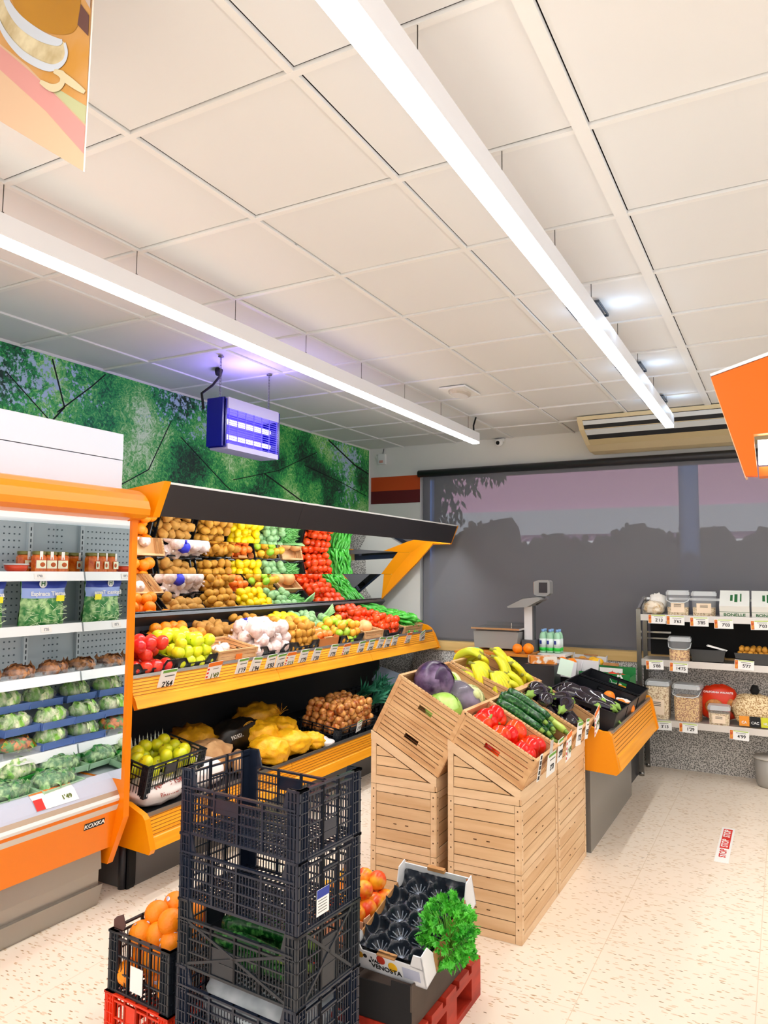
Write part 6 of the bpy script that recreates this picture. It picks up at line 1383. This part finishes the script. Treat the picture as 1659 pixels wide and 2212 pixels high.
b = MB(); b.add([(-.14, -.17, .20), (-.09, -.17, .20), (-.085, -.165, .215), (-.105, -.16, .245), (-.13, -.165, .235), (-.14, -.17, .225)], [(0, 1, 2, 3, 4, 5)]); b.add([(-.14, -.168, .20), (-.09, -.168, .20), (-.085, -.163, .215), (-.105, -.158, .245), (-.13, -.163, .235), (-.14, -.168, .225)], [(5, 4, 3, 2, 1, 0)])
o = b.build('torn_cardboard', mat('card_brown_dark', '#5a3a34', .8)); o.matrix_world = TO; tag(o, 'torn dark cardboard corner sticking out of the orange crate', 'cardboard')

# ================================================================== PALLET, CARTONS, PARSLEY
REDP = mat('pallet_red', '#c8341a', .55, col2='#9c2412', scale=5, stretch=(4, 1, 4)); pa = empty('red_pallet', (-1.5, 2.5, 0), label='red painted wooden half pallet under the cartons', cat='pallet')
PX0, PX1, PY0, PY1 = -1.86, -1.085, 2.235, 2.80
for k in range(5): y0 = PY0+k*(PY1-PY0-.09)/4; loc(pa, MB().box(PX0, PX1, y0, y0+.09, .122, .144), 'top_board', REDP)
for x in (PX0, (PX0+PX1)/2-.04, PX1-.08): loc(pa, MB().box(x, x+.08, PY0, PY1, .10, .122), 'stringer', REDP); loc(pa, MB().box(x, x+.08, PY0, PY1, 0, .022), 'bottom_board', REDP)
for x in (PX0, (PX0+PX1)/2-.04, PX1-.08):
    for y in (PY0, (PY0+PY1)/2-.04, PY1-.09): loc(pa, MB().box(x, x+.08, y, y+.09, .022, .10), 'block', REDP)
dc = empty('dark_carton', (-1.27, 2.5, .144), rot=(0, 0, 0), label='dark brown cardboard carton on the red pallet holding the white carton', cat='box')
x0, x1, y0, y1, z0, z1 = -1.43, -1.105, 2.24, 2.72, .146, .285
b = MB(); b.box(x0, x1-.0001, y0, y0+.005, z0, z1-.02); b.box(x1-.075, x1-.0001, y0, y0+.005, z1-.0199, z1); loc(dc, b, 'front_wall', CARDDK); b = MB(); b.box(x1-.005, x1, y0+.0052, y1-.0055, z0, z1); b.box(x0, x0+.005, y0+.0052, y1-.0055, z0, z1); b.box(x0, x1, y1-.005, y1, z0, z1); b.box(x0+.006, x1-.006, y0+.006, y1-.006, z0+.001, z0+.004); b.box(x1-.004, x1+.0015, y0-.001, y0+.06, z0+.06, z1+.0015); loc(dc, b, 'walls', CARDD)
wc = empty('white_carton', label='white fruit carton with printed fruit seals and black moulded liner, tilted', cat='box')
Lc, Wc, Hc = .40, .285, .12; b = MB(); t = .004
b.box(-Wc/2, Wc/2, 0, t, 0, Hc*.62); b.box(-Wc/2, Wc/2, Lc-t, Lc, 0, Hc*.9); b.box(-Wc/2, Wc/2, 0, Lc, 0, t)
for s_ in (-1, 1):
    for yb, dy in ((0, 1), (Lc, -1)):
        for pts in ([(yb, 0), (yb, Hc), (yb+dy*.045, Hc), (yb+dy*.075, Hc*.6), (yb+dy*.075, 0)],): b.prism(pts, *sorted((s_*Wc/2, s_*(Wc/2-t))), 'x')
b.prism([(-Wc/2, Hc*.55), (-Wc/2, Hc), (-Wc/2+.03, Hc), (-Wc/2+.05, Hc*.6)], 0, t, 'y'); b.prism([(Wc/2, Hc*.55), (Wc/2, Hc), (Wc/2-.03, Hc), (Wc/2-.05, Hc*.6)], 0, t, 'y'); b.build('walls', CARDW, wc)
for s_ in (-1, 1): b = MB(); b.box(*sorted((s_*Wc/2, s_*(Wc/2-t))), .07, Lc-.07, 0, Hc*.62); b.build('brown_side', CARD, wc)
MB().box(-.035, .035, -.002, .02, Hc*.62, Hc*.66).build('handle_flap', CARD, wc); MB().box(-.035, .035, Lc-.014, Lc+.001, Hc*.9, Hc*1.02).build('handle_flap', CARD, wc)
text('VAL', .018, INK, wc, (-.045, -.0012, .046), (PI/2, 0, 0), 'print'); text('VENOSTA', .024, INK, wc, (-.005, -.0012, .026), (PI/2, 0, 0), 'print', 1.1)
for x, z, r_, mt in ((-.022, .058, .017, mat('seal_red', '#b8321c', .5)), (.022, .044, .018, mat('seal_yellow', '#eab41c', .5)), (-.105, .055, .013, mat('seal_ochre', '#b8861c', .5)), (-.085, .055, .008, INK), (-.068, .04, .005, INK), (-.06, .057, .003, INK)):
    b = MB(); b.ball((x, -.0006, z), (r_, .0012, r_), 14, 8); b.build('printed_seal', mt, wc)
b = MB(); b.box(.06, .125, -.001, -.0002, .02, .06); b.build('print_frame', mat('print_lilac', '#b9bdd2', .6), wc)
b = MB(); b.ball((-.125, -.0006, .098), (.006, .0012, .006), 8, 5); b.ball((.125, Lc-t-.0006, .098), (.006, .0012, .006), 8, 5); b.build('orange_flower_mark', PORANGE, wc)
LN = mat('liner_black', '#1b222c', .22)
b = MB(); cells = [(-.065+.085*i+(.0425 if j % 2 else 0), .055+.072*j) for j in range(5) for i in range(-1, 3)]
def liner(u, v):
    x = -Wc/2+.006+u*(Wc-.012); y = .006+v*(Lc-.012); z = .066
    for cx_, cy_ in cells:
        d2 = math.hypot(x-cx_, (y-cy_))
        if d2 < .041: z -= .036*(1-(d2/.041)**4)
    ed = min(u, 1-u, v, 1-v); z += .02*max(0, 1-ed/.05)
    a = math.atan2(y, x); z += .0035*noise.noise(Vector((x*60, y*60, 0)))
    return (x, y, z)
b.grid(liner, 60, 84, 0, True); b.build('moulded_liner', LN, wc)
b = MB()
for cx_, cy_ in cells:
    if abs(cx_) > Wc/2-.04: continue
    for k in range(9):
        a = k*2*PI/9; p0 = (cx_+.012*math.cos(a), cy_+.012*math.sin(a), .0325); p1 = (cx_+.031*math.cos(a+.2), cy_+.031*math.sin(a+.2), .049); b.bar(p0, p1, .003, .002)
    b.ball((cx_, cy_, .031), (.014, .014, .003), 8, 5)
b.build('liner_ribs', mat('liner_sheen', '#8f9aa8', .2, .3), wc)
wc.matrix_world = TR(-1.205, 2.275, .275, .33, 0, -.06)
# parsley bunch
pr = empty('parsley_bunch', label='bushy bright green bunch of parsley lying on the white carton', cat='parsley'); random.seed(77)
PL = mat('parsley_leaf', '#5ccc38', .45, col2='#2a9a22', scale=22, lo=.4, hi=.65); b = MB(); b2 = MB()
def leaf(mb, p, d, s_):
    d = d.normalized(); x = d.cross(Vector((rj(1), rj(1), rj(1)))).normalized(); n = d.cross(x)*.25
    P_ = lambda a, c, q=0: p+d*a*s_+x*c*s_+n*q*s_
    for a in (-.75, 0, .75):
        dd = d*math.cos(a)+x*math.sin(a); xx = x*math.cos(a)-d*math.sin(a); L_ = s_*(1 if a == 0 else .75)
        v = [p, p+dd*L_*.45+xx*L_*.22, p+dd*L_*.7+xx*L_*.30, p+dd*L_*.78+xx*L_*.08, p+dd*L_, p+dd*L_*.78-xx*L_*.08, p+dd*L_*.7-xx*L_*.30, p+dd*L_*.45-xx*L_*.22, p+dd*L_*.5+n*s_*.5]
        mb.add(v, [(0, 1, 8), (1, 2, 8), (2, 3, 8), (3, 4, 8), (4, 5, 8), (5, 6, 8), (6, 7, 8), (7, 0, 8)], 0)
for k in range(620):
    d = Vector((random.gauss(0, 1), random.gauss(0, 1), random.gauss(0, 1))).normalized(); R = random.uniform(.45, 1)**.6
    p = Vector((d.x*.088*R*(1+.2*noise.noise(d*3)), d.y*.10*R, d.z*.105*R*(1+.3*noise.noise(d*2.5))))
    if k < 170: b2.tube([Vector((0, .01, -.09))*.6, p*.55+Vector((0, 0, -.01)), p], .0011, 4)
    leaf(b, p, d+Vector((rj(.6), rj(.6), rj(.6)+.15)), random.uniform(.018, .032))
b.build('leaves', PL, pr); b2.build('stems', mat('parsley_stem', '#7cc84a', .5), pr); pr.matrix_world = TR(-1.06, 2.43, .385, s=1.05)
# orange-printed carton with tomatoes/peaches behind
pc = CT = carton(.30, .26, .12, mat('carton_peach', '#f2a878', .7, col2='#f0c8a0', scale=6), CARD); pc.put(TR(-1.545, 2.62, .215, 0, 0, PI/2), 'peach coloured printed carton of nectarines behind the crate stack', 'box')
NEC = fmat('nectarine', '#f2501c', '#ffc02c', .25, 14, lo=.4, hi=.6); KN = plain('nectarine', lump(.040, (1, 1, .95), .02), NEC); K['nectarine'] = KN
tag(MB().box(-1.67, -1.445, 2.48, 2.76, .146, .213).build('cardboard_box', CARD), 'flat brown cardboard box under the nectarine carton', 'box')
heap(['nectarine'], TR(-1.545, 2.62, .22, 0, 0, PI/2), .28, .24, .040, 3, 'red and yellow nectarine in the peach coloured carton', 'nectarines', 'nectarine', .0, .05, seed=61)

# ================================================================== RIGHT WALL STAND (only its orange canopy shows)
rc = empty('orange_canopy_stand', (.3, 2.6, 0), label='orange canopy end of a wall cabinet at the right frame edge', cat='canopy')
CYO = 2.1; kz = lambda x, z: (x*CYO/2.0, 1.62+(z-1.62)*CYO/2.0)
m = MB(); m.prism([kz(-.15, 2.116), kz(-.079, 1.861), kz(-.052, 1.859), kz(-.058, 1.962), kz(.25, 1.972), kz(.25, 2.24), kz(-.021, 2.152)], CYO, CYO+.03, 'y'); loc(rc, m, 'end_panel', ORNG2 := mat('deep_orange_panel', '#ee6400', .4, spec=.3))
m = MB(); m.prism([kz(-.150, 2.118), kz(-.020, 2.154), kz(.25, 2.243), kz(.25, 2.252), kz(-.022, 2.162), kz(-.152, 2.124)], CYO-.002, 2.5, 'y'); loc(rc, m, 'top_edge', WHITE)
m = MB(); m.prism([kz(-.152, 2.118), kz(-.147, 2.12), kz(-.076, 1.862), kz(-.081, 1.860)], CYO+.03, 2.19, 'y'); loc(rc, m, 'front_board', mat('board_peach', '#f7c8a0', .3))
m = MB(); m.prism([kz(-.05, 1.90), kz(.25, 1.90), kz(.25, 1.955), kz(-.05, 1.955)], CYO+.06, 2.22, 'y'); loc(rc, m, 'underside', mat('underside_cream', '#f2d2a8', .5))
m = MB(); m.prism([kz(-.05, 1.862), kz(.25, 1.862), kz(.25, 1.885), kz(-.05, 1.885)], CYO+.032, 2.19, 'y'); loc(rc, m, 'lower_board', mat('underside_orange', '#d86a08', .5))
m = MB(); m.box(-.052, -.02, CYO+.01, CYO+.05, 1.905, 1.965); loc(rc, m, 'lamp_end', LEDC)
m = MB(); m.box(.262, .30, CYO, 3.4, 0, 2.3); loc(rc, m, 'back_wall', WHITE)
bpy.context.view_layer.update()
